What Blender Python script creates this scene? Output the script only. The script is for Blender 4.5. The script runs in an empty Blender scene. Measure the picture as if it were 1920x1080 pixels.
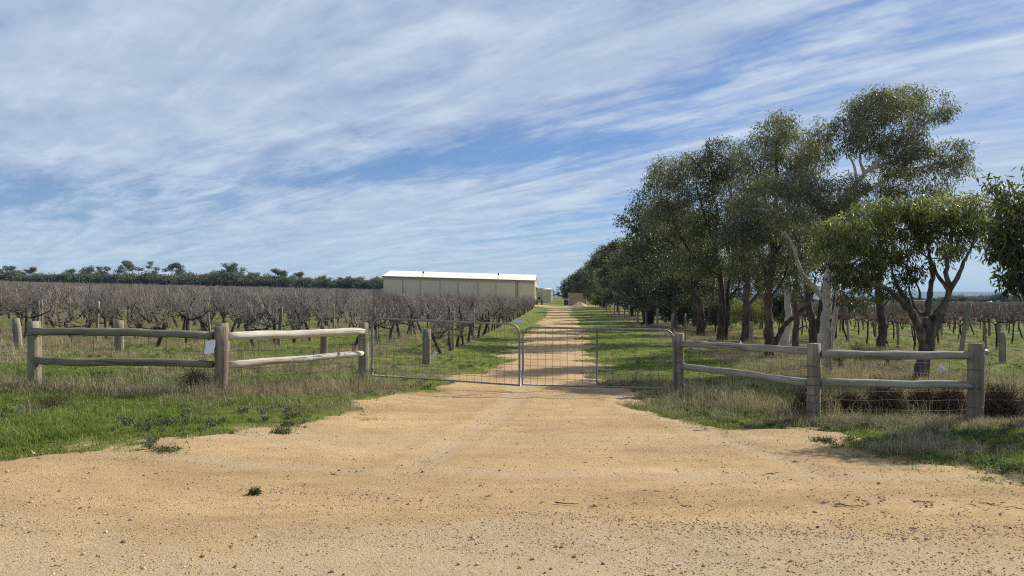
import bpy, math, random
import numpy as np
from mathutils import Vector, Matrix, Quaternion
rng = np.random.default_rng(11)
random.seed(11)
PI = math.pi
sc = bpy.context.scene
COL = sc.collection
# ------------------------------------------------------------------ camera
F, HZ, CAMH = 1400.0, 565.0, 1.63
cam_d = bpy.data.cameras.new('camera')
cam_d.sensor_width = 36.0
cam_d.lens = F / 1920.0 * 36.0
cam_d.shift_y = 25.0 / 1920.0
cam_d.clip_start = 0.1
cam_d.clip_end = 20000.0
cam = bpy.data.objects.new('camera', cam_d)
cam.location = (0, 0, CAMH)
cam.rotation_euler = (PI / 2, 0, 0)
COL.objects.link(cam)
sc.camera = cam
# ------------------------------------------------------------------ light
SUN_EL = math.radians(36)
SUN_AZ = math.atan2(0.82, 0.57)            # from +Y towards +X
sd_ = bpy.data.lights.new('sun', 'SUN')
sd_.energy = 4.6
sd_.angle = math.radians(0.6)
sd_.color = (1.0, 0.93, 0.82)
sun = bpy.data.objects.new('sun', sd_)
sv = Vector((math.sin(SUN_AZ) * math.cos(SUN_EL), math.cos(SUN_AZ) * math.cos(SUN_EL), math.sin(SUN_EL)))
sun.rotation_euler = sv.to_track_quat('Z', 'Y').to_euler()
sun.location = (30, 20, 40)
COL.objects.link(sun)
sc.view_settings.view_transform = 'Standard'
sc.view_settings.look = 'None'
sc.view_settings.gamma = 1.0
sc.view_settings.exposure = 0.45
sc.view_settings.use_curve_mapping = False
sc.render.engine = 'CYCLES'
sc.cycles.use_denoising = False
sc.cycles.filter_width = 1.15
sc.cycles.max_bounces = 6
sc.cycles.transparent_max_bounces = 6
sc.cycles.volume_bounces = 0


# ------------------------------------------------------------------ node helper
class NT:
    def __init__(s, nt):
        s.nt = nt
        nt.nodes.clear()

    def n(s, kind, **kw):
        nd = s.nt.nodes.new(kind)
        for k, v in kw.items():
            setattr(nd, k, v)
        return nd

    def put(s, sock, v):
        if v is None:
            return
        if isinstance(v, bpy.types.NodeSocket):
            s.nt.links.new(v, sock)
        else:
            sock.default_value = v

    def m(s, op, a, b=None, c=None, clamp=False):
        nd = s.n('ShaderNodeMath', operation=op)
        nd.use_clamp = clamp
        s.put(nd.inputs[0], a); s.put(nd.inputs[1], b)
        if c is not None: s.put(nd.inputs[2], c)
        return nd.outputs[0]

    def v(s, op, a, b=None, out=0):
        nd = s.n('ShaderNodeVectorMath', operation=op)
        s.put(nd.inputs[0], a)
        if b is not None:
            if op == 'SCALE': s.put(nd.inputs[3], b)
            else: s.put(nd.inputs[1], b)
        return nd.outputs[out]

    def dot(s, a, b):
        return s.v('DOT_PRODUCT', a, b, 1)

    def noise(s, vec, scale, detail=4.0, rough=0.55, dist=0.0, out=0):
        nd = s.n('ShaderNodeTexNoise')
        s.put(nd.inputs['Vector'], vec)
        nd.inputs['Scale'].default_value = scale
        nd.inputs['Detail'].default_value = detail
        nd.inputs['Roughness'].default_value = rough
        nd.inputs['Distortion'].default_value = dist
        return nd.outputs[out]

    def vor(s, vec, scale, feature='F1', out='Distance'):
        nd = s.n('ShaderNodeTexVoronoi', feature=feature)
        s.put(nd.inputs['Vector'], vec)
        nd.inputs['Scale'].default_value = scale
        return nd.outputs[out]

    def ramp(s, fac, stops, interp='LINEAR'):
        nd = s.n('ShaderNodeValToRGB')
        cr = nd.color_ramp
        cr.interpolation = interp
        while len(cr.elements) < len(stops): cr.elements.new(0.5)
        for e, (p, c) in zip(cr.elements, stops):
            e.position = p
            e.color = (c, c, c, 1) if isinstance(c, (int, float)) else (*c, 1)
        s.put(nd.inputs[0], fac)
        return nd.outputs[0]

    def mix(s, f, a, b):
        nd = s.n('ShaderNodeMix', data_type='RGBA')
        s.put(nd.inputs[0], f)
        s.put(nd.inputs[6], a if isinstance(a, bpy.types.NodeSocket) else (*a, 1))
        s.put(nd.inputs[7], b if isinstance(b, bpy.types.NodeSocket) else (*b, 1))
        return nd.outputs[2]

    def mul(s, a, b):
        nd = s.n('ShaderNodeMix', data_type='RGBA', blend_type='MULTIPLY')
        nd.inputs[0].default_value = 1
        s.put(nd.inputs[6], a if isinstance(a, bpy.types.NodeSocket) else (*a, 1))
        s.put(nd.inputs[7], b if isinstance(b, bpy.types.NodeSocket) else (*b, 1))
        return nd.outputs[2]

    def attr(s, name, out='Fac'):
        nd = s.n('ShaderNodeAttribute', attribute_name=name)
        return nd.outputs[out]

    def mapv(s, vec, scale=(1, 1, 1), rot=(0, 0, 0)):
        nd = s.n('ShaderNodeMapping')
        s.put(nd.inputs['Vector'], vec)
        nd.inputs['Scale'].default_value = scale
        nd.inputs['Rotation'].default_value = rot
        return nd.outputs[0]

    def obj(s):
        return s.n('ShaderNodeTexCoord').outputs['Object']

    def pos(s):
        return s.n('ShaderNodeNewGeometry').outputs['Position']

    def rnd(s):
        return s.n('ShaderNodeObjectInfo').outputs['Random']

    def bump(s, h, strength=0.5, dist=0.02, nrm=None):
        nd = s.n('ShaderNodeBump')
        nd.inputs['Strength'].default_value = strength
        nd.inputs['Distance'].default_value = dist
        s.put(nd.inputs['Height'], h)
        if nrm: s.put(nd.inputs['Normal'], nrm)
        return nd.outputs[0]

    def bsdf(s, col, rough=0.8, metal=0.0, normal=None, spec=0.3):
        nd = s.n('ShaderNodeBsdfPrincipled')
        s.put(nd.inputs['Base Color'], col if isinstance(col, bpy.types.NodeSocket) else (*col, 1))
        s.put(nd.inputs['Roughness'], rough)
        s.put(nd.inputs['Metallic'], metal)
        nd.inputs['Specular IOR Level'].default_value = spec
        if normal: s.put(nd.inputs['Normal'], normal)
        return nd.outputs[0]

    def out(s, sh):
        o = s.n('ShaderNodeOutputMaterial')
        s.nt.links.new(sh, o.inputs[0])


def new_mat(name):
    m = bpy.data.materials.new(name)
    m.use_nodes = True
    return m, NT(m.node_tree)


# ------------------------------------------------------------------ sky
world = bpy.data.worlds.new('World')
sc.world = world
world.use_nodes = True
w = NT(world.node_tree)
sky = w.n('ShaderNodeTexSky', sky_type='NISHITA')
sky.sun_disc = False
sky.sun_elevation = SUN_EL
sky.sun_rotation = SUN_AZ
sky.air_density = 1.0
sky.dust_density = 0.0
sky.ozone_density = 2.0
N_ = w.v('NORMALIZE', w.n('ShaderNodeTexCoord').outputs['Generated'])
sep = w.n('ShaderNodeSeparateXYZ'); w.put(sep.inputs[0], N_)
zz = w.m('MAXIMUM', sep.outputs[2], 0.0)
den = w.m('ADD', zz, 0.09)
pl = w.n('ShaderNodeCombineXYZ')
w.put(pl.inputs[0], w.m('DIVIDE', sep.outputs[0], den))
w.put(pl.inputs[1], w.m('DIVIDE', sep.outputs[1], den))
pv = pl.outputs[0]
ang = math.atan2(-1500, 1400)              # the cirrus streaks run towards this azimuth
sx, sy = math.sin(ang), math.cos(ang)
along = w.dot(pv, (sx, sy, 0)); across = w.dot(pv, (sy, -sx, 0))
def strk(a, b, off=0.0):
    c = w.n('ShaderNodeCombineXYZ')
    w.put(c.inputs[0], w.m('MULTIPLY', along, a)); w.put(c.inputs[1], w.m('MULTIPLY', across, b)); c.inputs[2].default_value = off
    return c.outputs[0]
big = w.noise(strk(0.30, 0.75, 3.1), 1.0, 4.0, 0.5, 0.4)
mid = w.noise(strk(0.60, 2.5, 7.7), 1.0, 6.0, 0.55, 1.3)
fine = w.noise(strk(2.6, 7.5, 1.3), 1.0, 7.0, 0.62, 2.0)
puff = w.noise(strk(3.0, 4.5, 5.0), 1.0, 8.0, 0.6, 0.3)
def bump_dir(px, py, slope, s1, s2):
    c = Vector(((px - 960), F, (HZ - py))).normalized()
    a = Vector((1, 0, slope)); a = (a - c * a.dot(c)).normalized()
    b = c.cross(a)
    q = w.m('ADD', w.m('POWER', w.m('DIVIDE', w.dot(N_, tuple(a)), s1 / F), 2.0), w.m('POWER', w.m('DIVIDE', w.dot(N_, tuple(b)), s2 / F), 2.0))
    g = w.m('EXPONENT', w.m('MULTIPLY', q, -1.0))
    return w.m('MULTIPLY', g, w.m('GREATER_THAN', w.dot(N_, tuple(c)), 0.0))
def total(lst):
    r = None
    for amp, args in lst:
        g = w.m('MULTIPLY', bump_dir(*args), amp)
        r = g if r is None else w.m('ADD', r, g)
    return r
clear = total([(0.42, (980, 285, 0.10, 300, 40)), (0.20, (1290, 205, 0.33, 260, 45)), (0.22, (1120, 380, 0.08, 200, 60)), (0.34, (30, 362, -0.02, 200, 34)),
               (0.20, (640, 328, 0.1, 200, 22)), (0.20, (1560, 60, 0.3, 300, 60)), (0.14, (1000, 450, 0.0, 300, 30)), (0.10, (430, 400, 0, 200, 30))])
dense = total([(0.26, (300, 100, 0.0, 800, 210)), (0.26, (1250, 60, 0.3, 320, 50)), (0.14, (700, 380, 0.05, 260, 28)), (0.10, (1300, 330, 0.2, 260, 30)), (0.22, (1900, 330, 0.2, 250, 160)),
               (0.16, (500, 430, 0.0, 700, 60)), (0.10, (1000, 480, 0.0, 500, 40))])
calm = w.m('SUBTRACT', 1.0, w.m('MULTIPLY', bump_dir(250, 90, 0.0, 900, 260), 0.72))
st_ = w.m('MULTIPLY', w.m('SUBTRACT', mid, .5), 1.5)
st_ = w.m('ADD', st_, w.m('MULTIPLY', w.m('SUBTRACT', fine, .5), .85))
cov_p = w.m('MULTIPLY', w.m('SUBTRACT', puff, .5), 0.85)
rip = w.noise(strk(7.0, 15.0, 9.0), 1.0, 4.0, 0.6, 0.6)
st_ = w.m('ADD', st_, w.m('MULTIPLY', w.m('SUBTRACT', rip, .5), w.m('MULTIPLY', big, .85)))
cov = w.m('ADD', w.m('MULTIPLY', w.m('SUBTRACT', big, .5), 0.85), w.m('MULTIPLY', st_, calm))
cov = w.m('ADD', w.m('ADD', cov, cov_p), 0.67)
cov = w.m('ADD', w.m('SUBTRACT', cov, clear), dense)
covf = w.ramp(cov, [(0.14, 0.0), (0.42, 0.26), (0.66, 0.74), (0.90, 0.95)], 'B_SPLINE')
hz = w.m('EXPONENT', w.m('MULTIPLY', zz, -13.0))
covf = w.m('MAXIMUM', covf, w.m('MULTIPLY', hz, 0.72))
lum = w.ramp(w.m('ADD', w.m('MULTIPLY', mid, 0.6), w.m('MULTIPLY', puff, 0.4)), [(0.34, (2.9, 3.55, 4.75)), (0.50, (3.5, 4.2, 5.4)), (0.66, (4.7, 5.4, 6.3))])
lum = w.mix(w.m('MULTIPLY', hz, 0.8), lum, (4.1, 5.3, 6.2))
skyc = w.mul(sky.outputs[0], (0.42, 0.52, 0.70))
colr = w.mix(covf, skyc, lum)
bg = w.n('ShaderNodeBackground')
w.put(bg.inputs[0], colr)
bg.inputs[1].default_value = 0.10
wo = w.n('ShaderNodeOutputWorld')
world.node_tree.links.new(bg.outputs[0], wo.inputs[0])


# ------------------------------------------------------------------ geometry helpers
def W(px, py, d):
    return Vector(((px - 960) / F * d, d, CAMH + (HZ - py) / F * d))


def fast_mesh(name, V, faces, mat=None, smooth=False, attrs=None):
    me = bpy.data.meshes.new(name)
    V = np.asarray(V, dtype=np.float32).reshape(-1, 3)
    if not (isinstance(faces, list) and len(faces) and isinstance(faces[0], np.ndarray) and faces[0].ndim == 2): faces = [faces]
    faces = [np.asarray(f, dtype=np.int32) for f in faces if len(f)]
    nl = sum(f.size for f in faces); nf = sum(len(f) for f in faces)
    me.vertices.add(len(V)); me.vertices.foreach_set('co', V.ravel())
    me.loops.add(nl); me.loops.foreach_set('vertex_index', np.concatenate([f.ravel() for f in faces]) if faces else [])
    tot = np.concatenate([np.full(len(f), f.shape[1], dtype=np.int32) for f in faces])
    st = np.concatenate([[0], np.cumsum(tot)[:-1]]).astype(np.int32)
    me.polygons.add(nf); me.polygons.foreach_set('loop_start', st); me.polygons.foreach_set('loop_total', tot)
    me.polygons.foreach_set('use_smooth', np.full(nf, bool(smooth)))
    for k, a in (attrs or {}).items():
        at = me.attributes.new(k, 'FLOAT', 'POINT')
        at.data.foreach_set('value', np.asarray(a, dtype=np.float32))
    me.update(calc_edges=True)
    if mat: me.materials.append(mat)
    return me


class MB:
    """collects shapes into one mesh"""
    def __init__(s):
        s.V = []; s.Q = []; s.T = []; s.n = 0

    def add(s, V, quads=None, tris=None):
        V = np.asarray(V, dtype=float).reshape(-1, 3)
        s.V.append(V)
        if quads is not None and len(quads): s.Q.append(np.asarray(quads) + s.n)
        if tris is not None and len(tris): s.T.append(np.asarray(tris) + s.n)
        s.n += len(V)
        return s

    def box(s, c, size, rz=0.0, R=None):
        x, y, z = [k / 2 for k in size]
        P = np.array([[a * x, b * y, e * z] for e in (-1, 1) for b in (-1, 1) for a in (-1, 1)])
        M = np.array(Matrix.Rotation(rz, 3, 'Z')) if R is None else np.array(R)
        P = P @ M.T + np.array(c)
        return s.add(P, [[0, 2, 3, 1], [4, 5, 7, 6], [0, 1, 5, 4], [1, 3, 7, 5], [3, 2, 6, 7], [2, 0, 4, 6]])

    def tube(s, pts, r, sides=8, caps=True):
        pts = np.asarray([tuple(p) for p in pts], dtype=float)
        N = len(pts)
        r = np.full(N, r) if np.isscalar(r) else np.asarray(r, dtype=float)
        V, Q = tube_arrays(pts[None], r[None], sides)
        V = V.reshape(-1, 3)
        T = []
        if caps:
            b = len(V)
            V = np.vstack([V, pts[0], pts[-1]])
            for k in range(sides):
                T.append([b, (k + 1) % sides, k]); o = (N - 1) * sides
                T.append([b + 1, o + k, o + (k + 1) % sides])
        return s.add(V, Q, T)

    def lathe(s, prof, c=(0, 0, 0), sides=16, capt=True):
        prof = np.asarray(prof, dtype=float); N = len(prof)
        a = np.arange(sides) / sides * 2 * PI
        V = np.stack([prof[:, 0, None] * np.cos(a), prof[:, 0, None] * np.sin(a), np.repeat(prof[:, 1, None], sides, 1)], -1).reshape(-1, 3)
        Q = [[i * sides + k, i * sides + (k + 1) % sides, (i + 1) * sides + (k + 1) % sides, (i + 1) * sides + k] for i in range(N - 1) for k in range(sides)]
        T = []
        if capt:
            b = len(V); V = np.vstack([V, [0, 0, prof[0, 1]], [0, 0, prof[-1, 1]]])
            for k in range(sides):
                T.append([b, (k + 1) % sides, k]); o = (N - 1) * sides
                T.append([b + 1, o + k, o + (k + 1) % sides])
        return s.add(V + np.array(c), Q, T)

    def mesh(s, name, mat, smooth=False, off=None):
        V = np.vstack(s.V)
        if off is not None: V = V - np.array(off)
        f = []
        if s.Q: f.append(np.vstack(s.Q))
        if s.T: f.append(np.vstack(s.T))
        return fast_mesh(name, V, f, mat, smooth)

    def build(s, name, mat, parent=None, smooth=False, off=None, **tags):
        return link(name, s.mesh(name, mat, smooth, off), parent, **tags)


def tube_arrays(P, R, sides):
    """P (M,N,3), R (M,N) -> verts (M,N,S,3), quads"""
    M, N, _ = P.shape
    T = np.gradient(P, axis=1)
    T /= np.linalg.norm(T, axis=2, keepdims=True) + 1e-9
    mean = T.mean(1)
    ref = np.where((np.abs(mean[:, 2]) > 0.75)[:, None], np.array([[1., 0.13, 0]]), np.array([[0.05, 0.02, 1.]]))[:, None, :]
    A = np.cross(T, ref); A /= np.linalg.norm(A, axis=2, keepdims=True) + 1e-9
    B = np.cross(T, A)
    a = np.arange(sides) / sides * 2 * PI
    V = P[:, :, None, :] + R[:, :, None, None] * (A[:, :, None, :] * np.cos(a)[None, None, :, None] + B[:, :, None, :] * np.sin(a)[None, None, :, None])
    i = np.arange(N - 1)[:, None] * sides; k = np.arange(sides)[None, :]; k2 = (k + 1) % sides
    q = np.stack([i + k, i + sides + k, i + sides + k2, i + k2], -1).reshape(-1, 4)
    Q = (q[None] + (np.arange(M) * N * sides)[:, None, None]).reshape(-1, 4)
    return V.reshape(-1, 3), Q


def tube_batch(polys, sides):
    """list of (pts, radii) -> V, Q"""
    by = {}
    for p, r in polys: by.setdefault(len(p), []).append((p, r))
    Vs, Qs, n = [], [], 0
    for N, l in by.items():
        V, Q = tube_arrays(np.array([a for a, _ in l], dtype=float), np.array([b for _, b in l], dtype=float), sides)
        Vs.append(V); Qs.append(Q + n); n += len(V)
    return np.vstack(Vs), np.vstack(Qs)


def tag(o, label=None, cat=None, group=None, kind=None):
    if label: o['label'] = label
    if cat: o['category'] = cat
    if group: o['group'] = group
    if kind: o['kind'] = kind
    return o


def link(name, me, parent=None, loc=None, rot=None, label=None, cat=None, group=None, kind=None):
    o = bpy.data.objects.new(name, me)
    COL.objects.link(o)
    if parent: o.parent = parent
    if loc is not None: o.location = loc
    if rot is not None: o.rotation_euler = rot
    return tag(o, label, cat, group, kind)


def empty(name, loc, label, cat, group=None, rz=0.0):
    o = link(name, None, None, loc, (0, 0, rz), label, cat, group)
    o.empty_display_size = 0.3
    return o


def copy_thing(o, loc, rot, label=None):
    c = o.copy(); COL.objects.link(c); c.location = loc; c.rotation_euler = rot
    if label: c['label'] = label
    for ch in o.children:
        k = ch.copy(); COL.objects.link(k); k.parent = c
        for g in ch.children:
            h = g.copy(); COL.objects.link(h); h.parent = k
    return c


def sstep(a, b, x):
    t = np.clip((np.asarray(x, dtype=float) - a) / (b - a), 0, 1)
    return t * t * (3 - 2 * t)


def vnoise(x, y, seed=0):
    x = np.asarray(x, dtype=float); y = np.asarray(y, dtype=float)
    xi = np.floor(x).astype(np.int64); yi = np.floor(y).astype(np.int64)
    fx = x - xi; fy = y - yi
    fx = fx * fx * (3 - 2 * fx); fy = fy * fy * (3 - 2 * fy)
    def h(a, b):
        n = (a * 374761393 + b * 668265263 + seed * 974634777) & 0x7fffffff
        n = ((n ^ (n >> 13)) * 1274126177) & 0x7fffffff
        n = n ^ (n >> 16)
        return (n & 0xffff) / 65535.0
    return (h(xi, yi) * (1 - fx) + h(xi + 1, yi) * fx) * (1 - fy) + (h(xi, yi + 1) * (1 - fx) + h(xi + 1, yi + 1) * fx) * fy


def fbm(x, y, o=4, seed=0):
    r = 0; a = 0.5; t = 0
    for k in range(o):
        r = r + a * vnoise(x, y, seed + k); t += a
        x = np.asarray(x) * 2.03 + 11.3; y = np.asarray(y) * 2.03 + 5.7; a *= 0.5
    return r / t


PYS = [-60, 24, 43, 65, 100, 130, 200, 300, 480, 1100, 9000]
PHS = [0, 0, .10, .25, .7, .9, 2.0, 3.0, 3.3, 0, 0]
def XT(y): return -0.26 + 0.068 * np.asarray(y, dtype=float)
def height(x, y):
    x = np.asarray(x, dtype=float); y = np.asarray(y, dtype=float)
    p = np.interp(y, PYS, PHS) * (1 - sstep(.14, .30, x / np.maximum(y, 1.0)))
    u = XT(y) - x
    L = .15 * sstep(1.2, 4.5, u) + .022 * np.clip(u - 3, 0, 280)
    L = L * (.35 + .65 * sstep(3, 10, y)) * (1 - sstep(420, 1200, y)) * (1 - sstep(500, 1500, -x))
    return p + L
def H(x, y): return float(height(x, y))
def pix_ground(px, py):
    d = 10.0
    for _ in range(40):
        x = (px - 960) / F * d
        d = 0.5 * d + 0.5 * min(400, max(1.5, (CAMH - H(x, d)) * F / max(py - HZ, 2)))
    return (px - 960) / F * d, d
# ------------------------------------------------------------------ ground masks
LP = [(-700, 960), (-300, 890), (0, 858), (130, 848), (290, 828), (430, 812), (560, 795), (640, 776), (700, 760), (770, 742), (832, 722)]
RP = [(1150, 716), (1164, 732), (1200, 755), (1240, 776), (1290, 788), (1346, 795), (1450, 799), (1512, 802), (1590, 818), (1604, 850), (1736, 873), (1810, 890), (1920, 915), (2300, 985), (2900, 1080)]
poly = [pix_ground(*p) for p in LP]
for d in (18, 22, 30, 45, 70, 100): poly.append((float(XT(d)) - 1.35, d))
poly += [(3.0, 116), (-3.0, 118), (-3.0, 126), (5.0, 127), (16, 126), (15, 118), (float(XT(108)) + 1.6, 112)]
for d in (100, 70, 45, 30, 22, 18): poly.append((float(XT(d)) + (1.25 if d > 18 else 1.4), d))
poly += [pix_ground(*p) for p in RP]
poly += [(30, -6), (30, -14), (-30, -14), (-30, 2.0)]
poly = np.array(poly)
def dirt_sd(x, y):
    x = np.asarray(x, dtype=float); y = np.asarray(y, dtype=float)
    sh = x.shape; x = x.ravel(); y = y.ravel()
    best = np.full(x.shape, 1e9); ins = np.zeros(x.shape, dtype=bool)
    n = len(poly)
    for i in range(n):
        ax, ay = poly[i]; bx, by = poly[(i + 1) % n]
        ex, ey = bx - ax, by - ay
        t = np.clip(((x - ax) * ex + (y - ay) * ey) / (ex * ex + ey * ey + 1e-9), 0, 1)
        best = np.minimum(best, (x - ax - t * ex) ** 2 + (y - ay - t * ey) ** 2)
        c = (ay > y) != (by > y)
        ins ^= c & (x < (bx - ax) * (y - ay) / (by - ay + 1e-12) + ax)
    return (np.sqrt(best) * np.where(ins, 1, -1)).reshape(sh)
def dirt_val(x, y):
    s = dirt_sd(x, y)
    sc_ = np.clip(np.asarray(y) / 12, .7, 2.0)
    nz = (fbm(x / .9, y / .9, 4, 3) - .5) * 1.7 + (fbm(np.asarray(x) / .22, np.asarray(y) / .22, 2, 9) - .5) * .35
    return s + nz * np.minimum(sc_, 1.3)
def dry_val(x, y):
    x = np.asarray(x, dtype=float); y = np.asarray(y, dtype=float)
    off = x - .068 * y
    a = sstep(3.0, 4.6, off) * (1 - sstep(9.2, 10.5, off)) * sstep(10.2, 12.5, y) * (1 - sstep(60, 120, y)) * .62
    # weeds along both plank fences
    def seg(ax, ay, bx, by, wd):
        ex, ey = bx - ax, by - ay
        t = np.clip(((x - ax) * ex + (y - ay) * ey) / (ex * ex + ey * ey), 0, 1)
        return np.exp(-((x - ax - t * ex) ** 2 + (y - ay - t * ey) ** 2) / wd ** 2)
    b = np.maximum.reduce([seg(-13, 11.9, -4.4, 11.3, .55), seg(-4.5, 11.3, -2.5, 13.2, .9), seg(3, 13.2, 4.2, 10.3, .6), seg(4.2, 10.2, 12, 9.9, .8)]) * .9
    c = sstep(.40, .62, fbm(x / 3.1, y / 2.0, 4, 21)) * .58 * sstep(8, 12, y)
    c = np.maximum(c, sstep(2, 3.5, x) * (1 - sstep(9.8, 10.6, y)) * (.12 + .55 * sstep(.45, .65, fbm(x / .8, y / .5, 3, 61))))
    v = (x < XT(y) - 3.0) & (y > 18)
    r = np.abs(((x - .064 * y + 3.35) / 2.65 + 1000.5) % 1.0 - .5)
    dd = np.where(v, .30 * (1 - sstep(.08, .3, r)), 0)
    trk = 1 - sstep(3.6, 5.0, np.abs(x - XT(y))) * 1.0
    trk = trk * sstep(15, 19, y)
    a = a * (1 - trk); c = c * (1 - .75 * trk)
    return np.clip(np.maximum.reduce([a, b, c]) + dd + (fbm(x / .7, y / .7, 3, 5) - .5) * .35, 0, 1)
# ------------------------------------------------------------------ ground material
gm, g = new_mat('soil_and_grass')
P_ = g.pos()
dirt = g.attr('dirt'); dry = g.attr('dry'); pale = g.attr('pale'); far_ = g.attr('far')
n1 = g.noise(P_, 0.9, 6, .6); n2 = g.noise(P_, 6.0, 5, .6); n3 = g.noise(P_, 45.0, 4, .65); n4 = g.noise(P_, .12, 4, .5)
n5 = g.noise(g.mapv(P_, (1.0, 2.4, 1.0), (0, 0, .25)), 2.2, 5, .6)
grassc = g.ramp(g.m('ADD', g.m('MULTIPLY', n1, .5), g.m('MULTIPLY', n3, .5)), [(.30, (.075, .095, .026)), (.5, (.135, .165, .036)), (.68, (.215, .235, .05))])
mossc = g.mix(g.ramp(n5, [(.5, 0.0), (.7, 1.0)]), grassc, (.22, .24, .035))
dryc = g.ramp(g.m('ADD', g.m('MULTIPLY', n2, .5), g.m('MULTIPLY', n3, .5)), [(.3, (.075, .055, .035)), (.5, (.19, .145, .085)), (.7, (.33, .27, .17))])
veg = g.mix(g.ramp(g.m('ADD', dry, g.m('MULTIPLY', g.m('SUBTRACT', n2, .5), .8)), [(.28, 0.0), (.72, 1.0)]), mossc, dryc)
dc = g.ramp(g.m('ADD', g.m('MULTIPLY', n5, .55), g.m('MULTIPLY', n3, .45)), [(.3, (.405, .28, .140)), (.5, (.535, .39, .212)), (.7, (.65, .49, .295))])
dc = g.mix(g.ramp(n1, [(.42, 0.0), (.66, .5)]), dc, (.42, .285, .145))
dc = g.mul(dc, g.ramp(g.noise(g.mapv(P_, (.35, 1.0, 1.0), (0, 0, -.1)), .8, 5, .62), [(.32, (.80, .75, .68)), (.5, (1.03, .98, .91)), (.68, (1.22, 1.17, 1.09))]))
grain = g.ramp(g.noise(P_, 170.0, 3, .7), [(.30, .62), (.5, .97), (.7, 1.22)])
dc = g.mul(dc, grain)
dc = g.mix(g.m('MULTIPLY', pale, g.ramp(n2, [(.3, .35), (.6, 1.0)])), dc, g.mul(g.ramp(n3, [(.3, (.44, .32, .19)), (.7, (.66, .515, .33))]), grain))
# small embedded stones
vs = g.vor(P_, 38.0); vc = g.vor(P_, 38.0, out='Color')
sepc = g.n('ShaderNodeSeparateColor'); g.put(sepc.inputs[0], vc)
stone = g.m('MULTIPLY', g.m('LESS_THAN', vs, .28), g.m('GREATER_THAN', sepc.outputs[0], .70))
dc = g.mix(stone, dc, g.ramp(sepc.outputs[1], [(.0, (.10, .07, .05)), (.3, (.30, .22, .14)), (.6, (.56, .46, .33)), (1, (.66, .6, .48))]))
fac = g.ramp(g.m('ADD', dirt, g.m('MULTIPLY', g.m('SUBTRACT', n3, .5), .35)), [(.40, 0.0), (.60, 1.0)])
col = g.mix(fac, veg, dc)
farc = g.ramp(n4, [(.35, (.075, .085, .035)), (.5, (.10, .11, .045)), (.7, (.13, .12, .06))])
col = g.mix(far_, col, farc)
hh = g.m('ADD', g.m('MULTIPLY', n3, .5), g.m('MULTIPLY', g.noise(P_, 110.0, 3, .7), .5))
hh = g.m('ADD', hh, g.m('MULTIPLY', stone, .35))
g.out(g.bsdf(col, .95, 0, g.bump(hh, .9, .035), .12))
M_GROUND = gm

def spaced(lo_f, hi_f, step, lo, hi, gr):
    a = list(np.arange(lo_f, hi_f + 1e-6, step)); s = step; v = a[-1]
    while v < hi: s *= gr; v += s; a.append(v)
    s = step; v = a[0]; b = []
    while v > lo: s *= gr; v -= s; b.append(v)
    return np.array(b[::-1] + a)
xs = spaced(-14, 14, .18, -7000, 7000, 1.09)
ys = spaced(3.0, 24, .18, -400, 9000, 1.075)
X, Y = np.meshgrid(xs, ys)
dv = dirt_val(X, Y)
near = 1 - sstep(30, 60, np.hypot(X, Y))
Z = height(X, Y) + (fbm(X / 1.3, Y / 1.3, 4, 2) - .5) * .09 * near * (1 - sstep(-.4, .5, dv)) - .03 * sstep(-.05, .12, dv)
ny, nx = X.shape
idx = np.arange(nx * ny).reshape(ny, nx)
quads = np.stack([idx[:-1, :-1], idx[:-1, 1:], idx[1:, 1:], idx[1:, :-1]], -1).reshape(-1, 4)
def g_attrs(x, y, dv):
    pale = 1 - sstep(4.4, 6.2, y + (fbm(x / 2.2, y / .8, 3, 31) - .5) * 2.4 + .08 * x)
    for sg in (-1, 1):
        tx = .95 + sg * (.82 + .10 * np.maximum(0, 13 - y) ** 1.35)
        pale = np.maximum(pale, .80 * np.exp(-((x - tx) / .20) ** 2) * sstep(5.5, 8, y) * (1 - sstep(20, 40, y)))
    pale = np.maximum(pale, .7 * np.exp(-((y - 7.0 + .06 * x) / .16) ** 2))
    pale = np.maximum(pale, .55 * np.exp(-((y - 8.6 - .05 * x) / .5) ** 2))
    return dict(dirt=sstep(-.35, .35, dv), dry=dry_val(x, y), pale=pale, far=sstep(150, 420, np.hypot(x, y)))
at = g_attrs(X.ravel(), Y.ravel(), dv.ravel())
link('ground', fast_mesh('ground', np.stack([X, Y, Z], -1).reshape(-1, 3), quads, M_GROUND, True, at), kind='structure', label='flat green and straw coloured farmland ground')
# the sandy drive and the track behind the gates
def road_patch(xa, ya, relief):
    X, Y = np.meshgrid(xa, ya)
    dv = dirt_val(X, Y)
    rel = (fbm(X / .55, Y / .4, 4, 41) * .022 + fbm(X / .13, Y / .13, 3, 42) * .014) * relief
    rut = -.012 * np.exp(-((Y - 5.9 - .05 * X + .3 * np.sin(X * .4)) / .35) ** 2) + .016 * np.exp(-((Y - 5.3 - .03 * X) / .22) ** 2)
    for sg in (-1, 1):
        tx = .95 + sg * (.82 + .10 * np.maximum(0, 13 - Y) ** 1.35)
        rel = rel - relief * (.012 * np.exp(-((X - tx) / .16) ** 2) - .010 * np.exp(-((np.abs(X - tx) - .30) / .08) ** 2)) * sstep(5.5, 8, Y)
    Z = height(X, Y) + .004 + rel + rut * relief - .030 * (1 - sstep(.0, .35, dv))
    ny, nx = X.shape
    idx = np.arange(nx * ny).reshape(ny, nx)
    q = np.stack([idx[:-1, :-1], idx[:-1, 1:], idx[1:, 1:], idx[1:, :-1]], -1).reshape(-1, 4)
    keep = dv.ravel()[q].max(1) > 0.0
    q = q[keep]
    used = np.unique(q); mp = np.full(nx * ny, -1); mp[used] = np.arange(len(used))
    P = np.stack([X, Y, Z], -1).reshape(-1, 3)[used]
    return P, mp[q], dv.ravel()[used]
Ps, Qs, Ds, n = [], [], [], 0
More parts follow.
